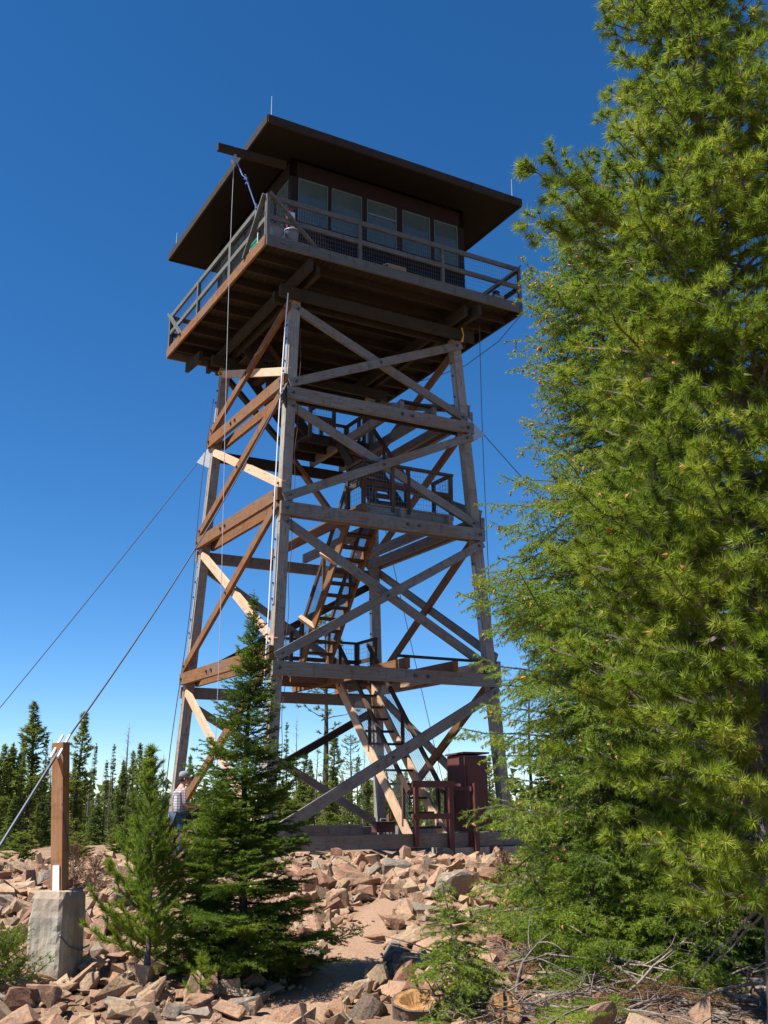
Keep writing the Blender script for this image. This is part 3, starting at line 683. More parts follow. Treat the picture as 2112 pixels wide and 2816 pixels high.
m = MB(); m.box(-.2, .2, -.1, .1, 0, .15); m.build('case', 'brown_paint', e); m = MB(); m.box(-.21, .21, -.11, .11, .15, .19); m.build('lid', 'wood_stain', e); m = MB(); m.tube([(-.07, 0, .19), (-.06, 0, .24), (.06, 0, .24), (.07, 0, .19)], .01, 6); m.build('handle', 'steel', e)

# ------------------------------------------------------------------ anchor post and block
def rough_prism(m, w0, w1, h, nz=9, nx=6, amp=.012, seed=1):
    # tapered rounded concrete block, square in plan
    ring = []
    for k in range(4*nx):
        sd, t = divmod(k, nx); t = t/nx*2-1
        x, y = [(t, -1), (1, t), (-t, 1), (-1, -t)][sd]
        c = .90; L = (abs(x)**8+abs(y)**8)**(1/8); ring.append((x/L, y/L))
    b = len(m.v); n = len(ring)
    for i in range(nz+1):
        z = h*i/nz; w = w0+(w1-w0)*i/nz
        if i == nz: w -= .02
        if z > h*.74: w -= .008
        for (x, y) in ring:
            q = noise.noise(Vector((x*2+seed, y*2, z*4)))*amp+noise.noise(Vector((x*9, y*9+seed, z*14)))*amp*.5
            m.v.append((x*(w+q), y*(w+q), z+(q if i == nz else 0)))
        if i:
            for k in range(n): k2 = (k+1) % n; m.face((b+(i-1)*n+k, b+(i-1)*n+k2, b+i*n+k2, b+i*n+k))
    e = b+nz*n; c = len(m.v); m.v.append((0, 0, h+.01))
    for k in range(n): m.face((e+k, e+(k+1) % n, c))
e = empty('concrete_block', (PB.x, PB.y, PB.z-.05), R(41)); tag(e, 'weathered square concrete anchor block with a rounded top at the lower left', 'concrete block')
m = MB(); rough_prism(m, .184, .184, .74, 14, 8, .014); m.build('block', 'concrete', e)
m = MB(); m.tube([(-.22, -.2, .40), (-.1, -.215, .30), (.05, -.215, .25), (.22, -.2, .27)], .008, 5); m.build('wire_loop', 'cable', e)
e2 = empty('anchor_post', (PB.x, PB.y, PB.z+.69)); e2.rotation_euler = (Matrix.Rotation(-.085/(POST_TOP-.05-PB.z-.69), 3, Vector((FWD[0], FWD[1], 0)).normalized()) @ Matrix.Rotation(R(41), 3, 'Z')).to_euler(); tag(e2, 'short rust-brown timber post on the concrete block holding the guy cable', 'post')
ph = POST_TOP-(PB.z+.69)
m = MB(); m.box(-.05, .05, -.06, .06, 0, ph); m.build('timber', 'wood_post', e2)
m = MB(); m.box(-.062, -.05, -.04, .03, 0, .22); m.build('foot_bracket', 'white_paint', e2)
m = MB(); q = Vector((0, 0, ph-.02))
dl = Matrix.Rotation(R(-41), 3, 'Z') @ d_
for s_ in (-.035, .035):
    n_ = Vector((-dl.y, dl.x, 0)).normalized()*s_
    m.tube([q+n_-dl*.15, q+n_+dl*.19], .013, 8)
m.build('turnbuckle', 'white_paint', e2)
m = MB(); m.beam((-.06, -.066, .75), (.06, -.066, .28), .006, .006); m.build('staple_wire', 'cable', e2)
# ------------------------------------------------------------------ conifers (needles are real faces spread along every twig)
def nrm(a): return a/np.maximum(1e-9, np.linalg.norm(a, axis=-1, keepdims=True))
def frame(D):
    t = np.where(np.abs(D[:, 2:3]) < .93, np.array([[0, 0, 1.0]]), np.array([[1.0, 0, 0]]))
    s = nrm(np.cross(D, t)); return s, np.cross(s, D)
def prisms(P0, P1, r0, r1):
    D = nrm(P1-P0); s, n = frame(D); N = len(P0); V = np.empty((N, 6, 3))
    for k in range(3):
        th = 2*math.pi*k/3; d = s*math.cos(th)+n*math.sin(th); V[:, k] = P0+d*np.asarray(r0).reshape(-1, 1); V[:, 3+k] = P1+d*np.asarray(r1).reshape(-1, 1)
    f = np.array([[0, 1, 4, 3], [1, 2, 5, 4], [2, 0, 3, 5]]); F = (np.arange(N)[:, None, None]*6+f).reshape(-1, 4); return V.reshape(-1, 3), F
def needles(rs, P0, P1, perm, ln, wd, fwd=.9, flat=0.0, up=0.0, t0=0.0):
    D = P1-P0; L = np.linalg.norm(D, axis=1); n = np.maximum(1, (L*perm*(1-t0)+rs.rand(len(L))).astype(int))
    i = np.repeat(np.arange(len(L)), n); N = len(i); a = nrm(D)[i]; s, q = frame(a)
    t = t0+(1-t0)*rs.rand(N, 1); phi = rs.rand(N)*2*math.pi
    if flat: phi = np.where(rs.rand(N) < flat, np.where(rs.rand(N) < .5, 0, math.pi)+rs.randn(N)*.35, phi)
    f = fwd+rs.randn(N)*.15; d = a*np.cos(f)[:, None]+(s*np.cos(phi)[:, None]+q*np.sin(phi)[:, None])*np.sin(f)[:, None]
    d[:, 2] += up; d = nrm(d); l = (ln*(.75+.5*rs.rand(N)))[:, None]; b = P0[i]+D[i]*t
    w = nrm(np.cross(d, rs.randn(N, 3)))*wd/2
    V = np.stack([b-w, b+w, b+d*l], 1).reshape(-1, 3); return V
def spray(rs, P0, D, L, sp, ratio, ang, droop, mn=.03, tt=(.12, 1.0), jit=.12):
    n = np.maximum(1, (L*(tt[1]-tt[0])/sp+rs.rand(len(L))).astype(int)); i = np.repeat(np.arange(len(L)), n); N = len(i)
    k = np.arange(N)-np.repeat(np.cumsum(n)-n, n); t = tt[0]+(tt[1]-tt[0])*(k+rs.rand(N)*.6)/n[i]
    d = D[i]; up = np.tile(np.array([[0, 0, 1.0]]), (N, 1)); s = nrm(np.cross(d, up)+rs.randn(N, 3)*.05)*np.where(k % 2, 1, -1)[:, None]
    dd = d*math.cos(ang)+s*math.sin(ang)+rs.randn(N, 3)*jit; dd[:, 2] -= droop; dd = nrm(dd)
    l = np.maximum(mn, L[i]*ratio*(1-.75*t))*(.7+.6*rs.rand(N))
    return P0[i]+D[i]*L[i][:, None]*t[:, None], dd, l
def tube_np(m, pts, r, n=8): m.tube(pts, r, n)
def conifer(name, loc, Ht, rad, prof, label, cat='tree', group=None, seed=1, z0=.1, nb=90, elev=lambda t: .1, curve=-.1, sec=.09, secr=.55, secang=.95, droop=.15,
            ter=.06, terr=.45, tdroop=.1, per=260, ln=.03, wd=.004, fwd=.9, flat=0, up=0, mat='needle_spruce', barkm='bark_dark', tr=.05, lean=(0, 0), asym=None,
            tip=0.0, bstart=.15, dead=0, cones=0, conem='cone_brown', tuft=False, gap=0.0, scale=1, bm2=None):
    rs = np.random.RandomState(seed); root = empty(name, loc); tag(root, label, cat, group)
    t = np.sort(rs.rand(nb)**.9) if nb > 30 else (np.arange(nb)+.5)/nb
    z = (z0+(1-z0)*t)*Ht*.985; az = np.arange(nb)*2.39996+rs.randn(nb)*.35
    L = np.array([prof(x) for x in t])*rad*(.72+.5*rs.rand(nb))
    if asym is not None: L *= np.array([asym(a, x) for a, x in zip(az, t)])
    L = np.maximum(L, .04); e = np.array([elev(x) for x in t])+rs.randn(nb)*.12
    lx, ly = lean; wob = lambda zz: np.stack([lx*(zz/Ht)**1.5+.012*Ht*np.sin(zz*2.1/Ht*3+seed)*.5, ly*(zz/Ht)**1.5+.01*Ht*np.sin(zz*1.7/Ht*3+2*seed)*.5, zz], -1)
    K = 6; wand = rs.randn(nb)*.35; P = np.empty((nb, K+1, 3))
    for j in range(K+1):
        s = j/K; a2 = az+wand*s*s; r = L*s*np.cos(e); P[:, j, 0] = r*np.cos(a2); P[:, j, 1] = r*np.sin(a2); P[:, j, 2] = L*s*np.sin(e)+L*(curve*s*s+tip*s**4)
    P += wob(z)[:, None, :]
    P[:, 1:-1] += rs.randn(nb, K-1, 3)*L[:, None, None]*.018
    rb = np.maximum(.004, tr*.20*np.sqrt(L/ max(L.max(), .01)))
    WV, WF, off = [], [], 0
    def addw(p0, p1, a, b):
        nonlocal off
        v, f = prisms(p0, p1, a, b); WV.append(v); WF.append(f+off); off += len(v)
    for j in range(K): addw(P[:, j], P[:, j+1], rb*(1-j/K*.8), rb*(1-(j+1)/K*.8))
    # secondaries
    ns = np.maximum(2, (L*(1-bstart)/sec).astype(int)); i = np.repeat(np.arange(nb), ns); k = np.arange(len(i))-np.repeat(np.cumsum(ns)-ns, ns)
    s = bstart+(1-bstart)*(k+rs.rand(len(i))*.5)/ns[i]; s = np.minimum(s, .999); sj = (s*K).astype(int); fr = s*K-sj
    o = P[i, sj]*(1-fr)[:, None]+P[i, sj+1]*fr[:, None]; tg = nrm(P[i, sj+1]-P[i, sj])
    sd = nrm(np.cross(tg, np.array([[0, 0, 1.0]])))*np.where(k % 2, 1, -1)[:, None]
    d = tg*math.cos(secang)+sd*math.sin(secang)+rs.randn(len(i), 3)*.13; d[:, 2] -= droop; d = nrm(d)
    l2 = L[i]*secr*(1-s**1.5*.75)*(.55+.3*np.minimum(1, s*3))*(.7+.6*rs.rand(len(i))); l2 = np.maximum(l2, .035)
    if gap: keep = rs.rand(len(i)) > gap; o, d, l2, i, s = o[keep], d[keep], l2[keep], i[keep], s[keep]
    addw(o, o+d*l2[:, None], np.maximum(.0025, l2*.008), np.full(len(l2), .0015))
    segs = [(o, o+d*l2[:, None])]
    if ter:
        o3, d3, l3 = spray(rs, o, d, l2, ter, terr, .8, tdroop); addw(o3, o3+d3*l3[:, None], np.full(len(l3), .002), np.full(len(l3), .001)); segs.append((o3, o3+d3*l3[:, None]))
    jb = max(1, int(K*max(.3, bstart)))
    for j in range(jb, K): segs.append((P[:, j], P[:, j+1]))
    tp = wob(np.array([Ht*.93, Ht])); segs.append((tp[:1], tp[1:]))
    if not dead:
        p0 = np.concatenate([a for a, b in segs]); p1 = np.concatenate([b for a, b in segs])
        NV = needles(rs, p0, p1, per, ln, wd, fwd, flat, up, .5 if tuft else 0)
        me = npmesh('crown', NV, np.arange(len(NV)).reshape(-1, 3), mat); link('crown', me, root)
    m = MB(); zz = np.linspace(-.15, Ht*.995, 14); pp = wob(np.maximum(zz, 0)); pp[:, 2] = zz
    m.tube([tuple(q) for q in pp], [max(.004, tr*(1-.93*max(0, x)/Ht)*(1.25 if x < .05*Ht else 1)) for x in zz], 9)
    link('trunk', m.mesh('trunk', barkm, True), root)
    v, f = np.concatenate(WV), np.concatenate(WF); lm = npmesh('limbs', v, f, bm2 or barkm); link('limbs', lm, root)
    if cones:
        lw = np.argsort(-rs.rand(len(o)))[:cones]; V2, F2 = [], []; base = 0
        oc = np.array([[0, 0, 0], [.4, 0, .35], [0, .4, .35], [-.4, 0, .35], [0, -.4, .35], [0, 0, 1.0]]); fc = np.array([[0, 2, 1], [0, 3, 2], [0, 4, 3], [0, 1, 4], [5, 1, 2], [5, 2, 3], [5, 3, 4], [5, 4, 1]])
        for q in lw:
            c = o[q]+d[q]*l2[q]*rs.uniform(.7, 1.05); sz = rs.uniform(.04, .062); dv = rs.randn(3)*.5; dv[2] -= .8 if not tuft else -.2; dv /= np.linalg.norm(dv)
            s1, n1 = frame(dv[None]); V2.append(c+oc[:, :1]*s1*sz*.8+oc[:, 1:2]*n1*sz*.8+oc[:, 2:]*dv[None]*sz); F2.append(fc+base); base += 6
        cm = npmesh('cones', np.concatenate(V2), np.concatenate(F2), conem); c = link('cones', cm, root); c['kind'] = 'stuff'
    return root

def fitH(u, vtop, d):                                          # height of a thing at distance d whose top shows at row vtop
    D = ray(u, vtop); k = math.hypot(D[0], D[1]); return CAM[2]+D[2]/k*d - AT(u, 2300, d).z
cone_p = lambda t: (1-t)**.8*min(1, .55+t*3)
# near spruce, right
p = AT(1765, 2500, 11.0)
def as1(a, t):                                                 # fuller towards the clearing on its left side
    return 1.0+.10*math.cos(a-math.pi*.93)*(1 if t < .55 else .5)
conifer('spruce_tree', p, 8.6, 1.42, lambda t: float(np.interp(t, [0, .12, .3, .38, .57, .85, 1], [1.0, 1.0, 1.02, 1.02, .74, .56, .08])), 'big drooping spruce right of the tower with orange-brown cones on its left edge', seed=11, z0=.005, nb=560,
        elev=lambda t: -.22+.75*t, curve=-.16, tip=.14, sec=.07, secr=.44, droop=.42, ter=.045, terr=.45, tdroop=.35, per=190, ln=.034, wd=.0075, fwd=.8, mat='needle_spruce',
        barkm='bark_dark', tr=.11, asym=as1, cones=2600, bm2='dead_grey')
# near lodgepole pine, right edge
p = AT(2165, 2700, 8.3)
def as2(a, t):
    b = 1.0
    if .50 < t < .60: b += .42*max(0, math.cos(a-2.75))**4
    return b
conifer('pine_tree', p, 10.8, 1.85, lambda t: float(np.interp(t, [0, .12, .43, .6, .72, 1], [.58, .82, .64, .54, .42, .06])), 'tall bushy lodgepole pine filling the right edge of the picture', seed=5, z0=.08, nb=680,
        elev=lambda t: .02+.35*t, curve=.02, tip=.10, sec=.19, secr=.44, secang=.8, droop=-.12, ter=.17, terr=.62, tdroop=-.3, per=900, ln=.082, wd=.0072, fwd=1.0, mat='needle_pine',
        barkm='bark_grey', tr=.125, asym=as2, cones=900, conem='cone_brown', tuft=True, bstart=.28, bm2='dead_grey')
pine_root = [o for o in col.objects if o.name.startswith('pine_tree')][-1]
dl_ = conifer('spare', p, 3.4, .75, lambda t: 1-.3*t, 'x', seed=77, z0=.22, nb=38, elev=lambda t: -.35, curve=-.45, tip=.1, sec=.12, secr=.5, droop=.5, ter=.12, terr=.6, tdroop=.5, mat='needle_dry', dead=1, tr=.10, barkm='dead_grey')
for ch in list(dl_.children):
    if ch.name.startswith('limbs'): ch.parent = pine_root; ch.name = 'dead_limbs'
    else: bpy.data.objects.remove(ch)
bpy.data.objects.remove(dl_)
# fir in front of the tower
p = AT(662, 2724, 9.7)
conifer('fir_tree', p, fitH(665, 1622, 9.7), .72, lambda t: (1-t)**.85*(1 if t > .1 else .8+2*t), 'dense dark green young fir in front of the near tower leg', seed=21, z0=.02, nb=330, asym=lambda a, t: 1+.22*math.sin(a*2+t*13)*math.cos(a-t*5)+(.25 if math.sin(t*37+a*3) > .86 else 0),
        elev=lambda t: -.10+.75*t, curve=-.02, tip=.1, sec=.032, secr=.52, droop=.05, ter=.028, terr=.5, tdroop=.04, per=260, ln=.026, wd=.0065, fwd=.95, flat=.6, up=.12, mat='needle_fir', barkm='bark_dark', tr=.045)
p = AT(545, 2660, 10.3)
conifer('fir_tree', p, 1.45, .55, lambda t: (1-t)**.8, 'low dark fir sapling filling the gap left of the young fir', seed=22, z0=.03, nb=130,
        elev=lambda t: -.05+.6*t, curve=.0, tip=.1, sec=.04, secr=.5, droop=.05, ter=.035, terr=.5, per=260, ln=.026, wd=.0065, fwd=.95, flat=.6, up=.12, mat='needle_fir', tr=.03)
# young pine, left
p = AT(402, 2700, 9.75)
conifer('pine_sapling', p, fitH(410, 2050, 9.75), .60, lambda t: (1-t)**1.05*(.85+.15*min(1, t*4))+.06, 'bright green young pine between the concrete block and the fir', seed=31, z0=.05, nb=115, asym=lambda a, t: 1+.25*math.sin(a*2+t*9),
        elev=lambda t: .45+.5*t, curve=.12, tip=.1, sec=.07, secr=.34, secang=.7, droop=-.18, ter=.09, terr=.5, tdroop=-.2, per=520, ln=.055, wd=.0055, fwd=.6, mat='needle_young', barkm='bark_grey', tr=.03, lean=(-.06, .02), bstart=.1)
p = AT(555, 2640, 9.0)
conifer('pine_seedling', p, .36, .17, lambda t: (1-t)**.4, 'tiny yellow-green pine seedling beside the foot of the fir', seed=32, z0=.1, nb=12, elev=lambda t: .6+.4*t, curve=.1, sec=.05, secr=.4, droop=-.2, ter=0, per=520, ln=.045, wd=.004, fwd=.6, mat='needle_pine', tr=.008)
# small spruce, centre right foreground
p = AT(1268, 2760, 8.7)
conifer('spruce_sapling', p, fitH(1200, 2420, 8.7), .50, lambda t: (1-t)**.75, 'small leaning spruce sapling growing in the foreground beside the trail', seed=41, z0=.05, nb=85,
        elev=lambda t: -.25+.6*t, curve=-.25, tip=.1, sec=.05, secr=.5, droop=.3, ter=.04, terr=.45, tdroop=.25, per=300, ln=.026, wd=.006, fwd=.85, mat='needle_spruce', barkm='bark_grey', tr=.02, lean=(-.13, .05))
for i, (u, d, h, r_, mt, lb) in enumerate(((1640, 10.1, 1.15, .85, 'needle_spruce', 'low spreading spruce in front of the foot of the big drooping spruce'), (1860, 9.9, 1.0, .8, 'needle_spruce', 'low spruce right of the big spruce trunk above the slash'), (1500, 11.6, 1.3, .6, 'needle_spruce', 'low spruce between the big spruce and the rock slope'), (2030, 11.0, 1.5, .9, 'needle_fir', 'shaded fir sapling left of the pine trunk'))):
    conifer('spruce_sapling', AT(u, 2600, d), h, r_, lambda t: (1-t)**.5, lb, seed=71+i, z0=.02, nb=110, elev=lambda t: -.05+.45*t, curve=-.22, tip=.08, sec=.055, secr=.48, droop=.35, ter=.045, terr=.45, tdroop=.3, per=190, ln=.032, wd=.007, fwd=.85, mat=mt, tr=.03)
# juniper cushion, left edge
p = AT(10, 2620, 9.6)
conifer('juniper_bush', p, .42, .42, lambda t: (1-t)**.3, 'low green juniper bush at the left edge beside the concrete block', 'bush', seed=51, z0=.02, nb=46, elev=lambda t: .35+.6*t, curve=.1, sec=.045, secr=.5, droop=-.2, ter=.04, per=300, ln=.022, wd=.004, fwd=.7, mat='needle_young', tr=.012)
# darker conifers crowding behind the big spruce and the pine
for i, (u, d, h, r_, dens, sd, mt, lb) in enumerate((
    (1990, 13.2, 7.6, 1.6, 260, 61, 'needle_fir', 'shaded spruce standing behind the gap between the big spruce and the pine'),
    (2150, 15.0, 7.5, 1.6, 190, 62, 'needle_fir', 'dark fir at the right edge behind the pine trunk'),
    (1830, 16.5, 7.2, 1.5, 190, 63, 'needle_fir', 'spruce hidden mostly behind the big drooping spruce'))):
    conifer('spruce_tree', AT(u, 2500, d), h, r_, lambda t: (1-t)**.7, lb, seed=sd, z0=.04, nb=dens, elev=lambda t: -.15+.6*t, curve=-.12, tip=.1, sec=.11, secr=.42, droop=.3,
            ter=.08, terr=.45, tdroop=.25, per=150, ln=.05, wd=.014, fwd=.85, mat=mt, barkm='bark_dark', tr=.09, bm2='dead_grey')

# ---- background trees: a few kinds grown once, then copied
def far_kind(kind, seed):
    k = dict(seed=seed, barkm='bark_dark', group='trees behind the summit')
    if kind == 'spruce': return conifer('spruce_tree', (0, 0, 0), 6, .85, lambda t: (1-t)**.75, 'x', z0=.02, nb=220, elev=lambda t: -.2+.5*t, curve=-.08, sec=.12, secr=.5, droop=.2, ter=.11, terr=.5, per=95, ln=.09, wd=.05, mat='needle_far', tr=.07, **k)
    if kind == 'tuft': return conifer('pine_tree', (0, 0, 0), 6, .72, lambda t: .9*(1-t)**.45*(.65+.35*math.sin(t*19)), 'x', z0=.06, nb=200, elev=lambda t: .1+.4*t, curve=.05, tip=.2, sec=.13, secr=.5, droop=-.1, ter=.11, terr=.5, per=120, ln=.12, wd=.045, fwd=.7, mat='needle_far2', tr=.085, tuft=True, bstart=.4, **k)
    if kind == 'open': return conifer('pine_tree', (0, 0, 0), 9, 1.25, lambda t: (.25 if t < .35 else 1)*(1-t)**.35, 'x', z0=.22, nb=75, elev=lambda t: .15+.3*t, curve=-.05, tip=.2, sec=.16, secr=.45, droop=-.1, ter=.13, terr=.5, per=100, ln=.13, wd=.04, fwd=.7, mat='needle_far2', tr=.12, tuft=True, bstart=.55, asym=lambda a, t: .6+.55*math.sin(a*1.5+t*11)**2, **k)
    if kind == 'spire': return conifer('spruce_tree', (0, 0, 0), 6, .38, lambda t: (1-t)**.8, 'x', z0=.03, nb=120, elev=lambda t: -.3+.5*t, curve=0, sec=.1, secr=.5, droop=.1, ter=.1, per=80, ln=.08, wd=.035, mat='needle_far', tr=.06, **k)
    if kind == 'dead': return conifer('dead_tree', (0, 0, 0), 6, .75, lambda t: (1-t)**.5*.9, 'x', z0=.2, nb=46, elev=lambda t: .25+.4*t, curve=.1, sec=.14, secr=.45, droop=-.1, ter=.12, terr=.5, mat='needle_dry', tr=.06, dead=1, **{**k, 'barkm': 'dead_grey'})
    if kind == 'bushy': return conifer('young_pine', (0, 0, 0), 2.6, .95, lambda t: (1-t)**.5, 'x', z0=.02, nb=85, elev=lambda t: .25+.5*t, curve=.1, sec=.1, secr=.45, droop=-.1, ter=.09, per=110, ln=.1, wd=.032, fwd=.65, mat='needle_far2', tr=.04, **k)
HT = dict(spruce=6, tuft=6, open=9, spire=6, dead=6, bushy=2.6)
protos = {}
def place(kind, var, u, vtop, d, label, wide=1.0, grp=None):
    key = (kind, var)
    h = fitH(u, vtop, d)
    if key not in protos: o = protos[key] = far_kind(kind, 100+sum(map(ord, kind))+var*7)
    else: o = copy_tree(protos[key])
    o.location = AT(u, 2300, d)-Vector((0, 0, .15)); s = (h+.15)/HT[kind]; o.scale = (s*wide, s*wide, s); o.rotation_euler = (0, 0, rnd.uniform(0, 6))
    o['label'] = label; o['category'] = 'dead tree' if kind == 'dead' else 'tree'; o['group'] = grp or 'trees behind the summit'
BGT = [
 ('tuft', 0, 68, 1930, 31, 'tallest bushy conifer at the far left behind the concrete block', 1.25), ('tuft', 1, 205, 1958, 33, 'tall tufted conifer directly behind the timber anchor post', 1.15),
 ('tuft', 0, -12, 2045, 30, 'conifer cut by the left edge of the picture', 1.2), ('tuft', 1, 370, 2045, 37, 'dark rounded conifer above the young pine', .9),
 ('dead', 0, 338, 1985, 42, 'bare grey dead tree with curled twigs above the young pine', 1.0), ('dead', 1, 238, 2075, 36, 'bare dead tree just right of the anchor post', .9), ('dead', 0, 126, 2030, 38, 'bare dead tree between the two tall left conifers', .8),
 ('spire', 0, 301, 2045, 40, 'narrow spire-shaped spruce left of the curled dead tree', 1.0), ('spire', 1, 108, 2015, 36, 'narrow spire beside the tallest left conifer', .9),
 ('spruce', 0, 328, 2095, 35, 'spruce in front of the curled dead tree', .9), ('spruce', 1, 160, 2150, 30, 'spruce low behind the anchor post foot', 1.2), ('spruce', 0, 30, 2190, 28, 'broad spruce low at the left edge', 1.4),
 ('spruce', 1, 262, 2180, 29, 'spruce low between anchor post and young pine', 1.3), ('tuft', 1, 100, 2210, 27, 'bushy low conifer behind the left of the anchor post', 1.3), ('spruce', 0, 400, 2210, 33, 'small spruce just left of the person', 1.0),
 ('dead', 1, 272, 2110, 41, 'thin dead pole tree behind the young pine, left side', .5), ('dead', 0, 392, 2140, 44, 'small dead tree over the right shoulder of the young pine', .6),
 ('tuft', 0, 515, 2075, 39, 'conifer seen beside the left tower leg behind the person', .8), ('spruce', 1, 560, 2140, 35, 'spruce behind the fir, right of the left tower leg', 1.1), ('dead', 1, 590, 2050, 40, 'dead tree behind the fir top, left side', .8),
 ('open', 0, 892, 1685, 40, 'tall open-crowned pine seen through the middle of the tower', 1.0), ('spire', 0, 785, 1985, 44, 'slim spire spruce right of the near tower leg', .9), ('dead', 0, 812, 1965, 43, 'dead tree beside the slim spire inside the tower frame', .8),
 ('tuft', 1, 850, 2090, 36, 'conifer left of the open-crowned pine', 1.0), ('open', 0, 965, 2020, 37, 'crooked pine right of the open-crowned pine', 1.0), ('dead', 1, 940, 2100, 35, 'dead tree behind the lower stair, left of it', .9), ('tuft', 0, 1010, 2120, 40, 'conifer right behind the lower stair', 1.0),
 ('dead', 0, 1105, 2090, 38, 'dead tree behind the stair foot', .8), ('dead', 1, 1290, 2080, 34, 'dead tree between gate and locker', .9), ('dead', 0, 1470, 1775, 27, 'tall dead snag with fine twigs right of the right tower leg', .9), ('dead', 1, 1395, 1960, 33, 'dead snag directly behind the right tower leg', .8),
 ('dead', 1, 1175, 2110, 42, 'slim dead tree behind the stair handrail', .7), ('spruce', 0, 1060, 2200, 31, 'spruce behind the rear tower leg', 1.0), ('spruce', 1, 1235, 2230, 33, 'low spruce behind the gate', 1.1),
 ('bushy', 0, 800, 2200, 27, 'bushy young pine behind the sill, right of the near leg', 1.2), ('bushy', 1, 905, 2235, 25, 'bushy young pine in the middle behind the sill', 1.3), ('bushy', 0, 1030, 2260, 27, 'small bushy pine left of the rear leg foot', 1.1), ('bushy', 1, 720, 2230, 26, 'bushy young pine seen between fir and near leg', 1.2),
 ('bushy', 0, 1395, 2230, 26, 'bushy young pine right of the locker', 1.0), ('bushy', 1, 1150, 2270, 28, 'small bushy pine behind the stair foot', 1.1), ('bushy', 1, 470, 2290, 27, 'small bushy pine left behind the person', 1.0), ('bushy', 0, 330, 2270, 24, 'bushy young pine behind the bright sapling', 1.3), ('bushy', 1, 215, 2290, 22, 'bushy young pine at the foot of the far trees beside the post', 1.4), ('bushy', 0, 60, 2290, 21, 'bushy young pine behind the concrete block', 1.5),
 ('tuft', 0, 735, 2040, 38, 'bushy-topped conifer in the gap right of the near tower leg', 1.0), ('spruce', 1, 835, 2060, 37, 'tall spruce left of the open-crowned pine trunk', 1.0), ('tuft', 1, 915, 2010, 36, 'tufted conifer in front of the open-crowned pine', 1.1), ('spire', 1, 985, 2075, 39, 'narrow spruce left of the rear tower leg', 1.1),
 ('dead', 1, 870, 2020, 38, 'bare snag crossing the trunk of the open-crowned pine', 1.0), ('dead', 0, 1000, 2050, 36, 'bare snag left beside the rear tower leg', .9), ('tuft', 0, 1120, 2120, 37, 'conifer seen through the lower stair', 1.1), ('dead', 1, 1240, 2050, 35, 'bare snag rising left of the locker', .9), ('spruce', 0, 1200, 2150, 38, 'spruce behind the stair handrail', 1.1), ('tuft', 1, 1350, 2080, 35, 'conifer just behind the locker', 1.0),
 ('spruce', 1, 1530, 1930, 26, 'spruce behind the left fringe of the big drooping spruce', 1.2), ('tuft', 0, 1620, 1900, 30, 'conifer behind the lower left of the big spruce', 1.2), ('spruce', 0, 1700, 2000, 24, 'spruce low behind the big drooping spruce', 1.4), ('spruce', 1, 1900, 1950, 25, 'spruce behind the gap left of the pine trunk', 1.4), ('tuft', 1, 2060, 1900, 27, 'conifer behind the pine trunk', 1.4),
]
for kd, vr, u, vt, d, lb, wd_ in BGT: place(kd, vr, u, vt, d, lb, wd_*1.3)
r5 = random.Random(12)
for i in range(84):
    u = r5.choice((r5.uniform(-30, 520), r5.uniform(-30, 420), r5.uniform(560, 1100), r5.uniform(1080, 1700))); vt = r5.uniform(2040, 2210) if u < 430 else r5.uniform(2110, 2240)
    ww = 'at the far left' if u < 200 else 'left of the tower' if u < 520 else 'behind the young fir' if u < 770 else 'behind the middle of the tower' if u < 1080 else 'right of the rear tower leg'
    if i % 4 == 3: place('dead', r5.randrange(2), u, vt-r5.uniform(0, 60), r5.uniform(34, 44), 'bare snag standing in the tree line %s' % ww, r5.uniform(.6, 1), 'bare snags %s' % ww)
    else: place(r5.choice(('spruce', 'tuft', 'spire', 'tuft', 'spire')), r5.randrange(2), u, vt, r5.uniform(30, 44), 'conifer of the dense tree line %s' % ww, r5.uniform(.9, 1.6), 'dense tree line %s' % ww)
# far wood downhill, nobody could count it
rs = np.random.RandomState(3); vs = []
for i in range(1500):
    d = 46+rs.rand()**1.3*130; a = YAW+rs.uniform(-.55, .55); x, y = CAM[0]+d*math.sin(a), CAM[1]+d*math.cos(a); g = H(x, y, False); h = min(rs.uniform(3, 6.5), .9-g+rs.rand()*(.5+.01*d))
    if h < 1: continue
    n = 150; t = rs.rand(n)**.7; ph = rs.rand(n)*6.28; r = .9*(1-t)*rs.rand(n)**.5*rs.uniform(.7, 1.2); c = np.stack([x+r*np.cos(ph), y+r*np.sin(ph), g+h*t], -1)
    o = rs.randn(n, 3)*.16; q = rs.randn(n, 3)*.16; vs.append(np.stack([c, c+o, c+q], 1).reshape(-1, 3))
vs = np.concatenate(vs); fw = link('far_wood', npmesh('far_wood', vs, np.arange(len(vs)).reshape(-1, 3), 'needle_far')); tag(fw, 'low far-off conifer wood below the summit, seen between the trunks', 'wood', kind='stuff')
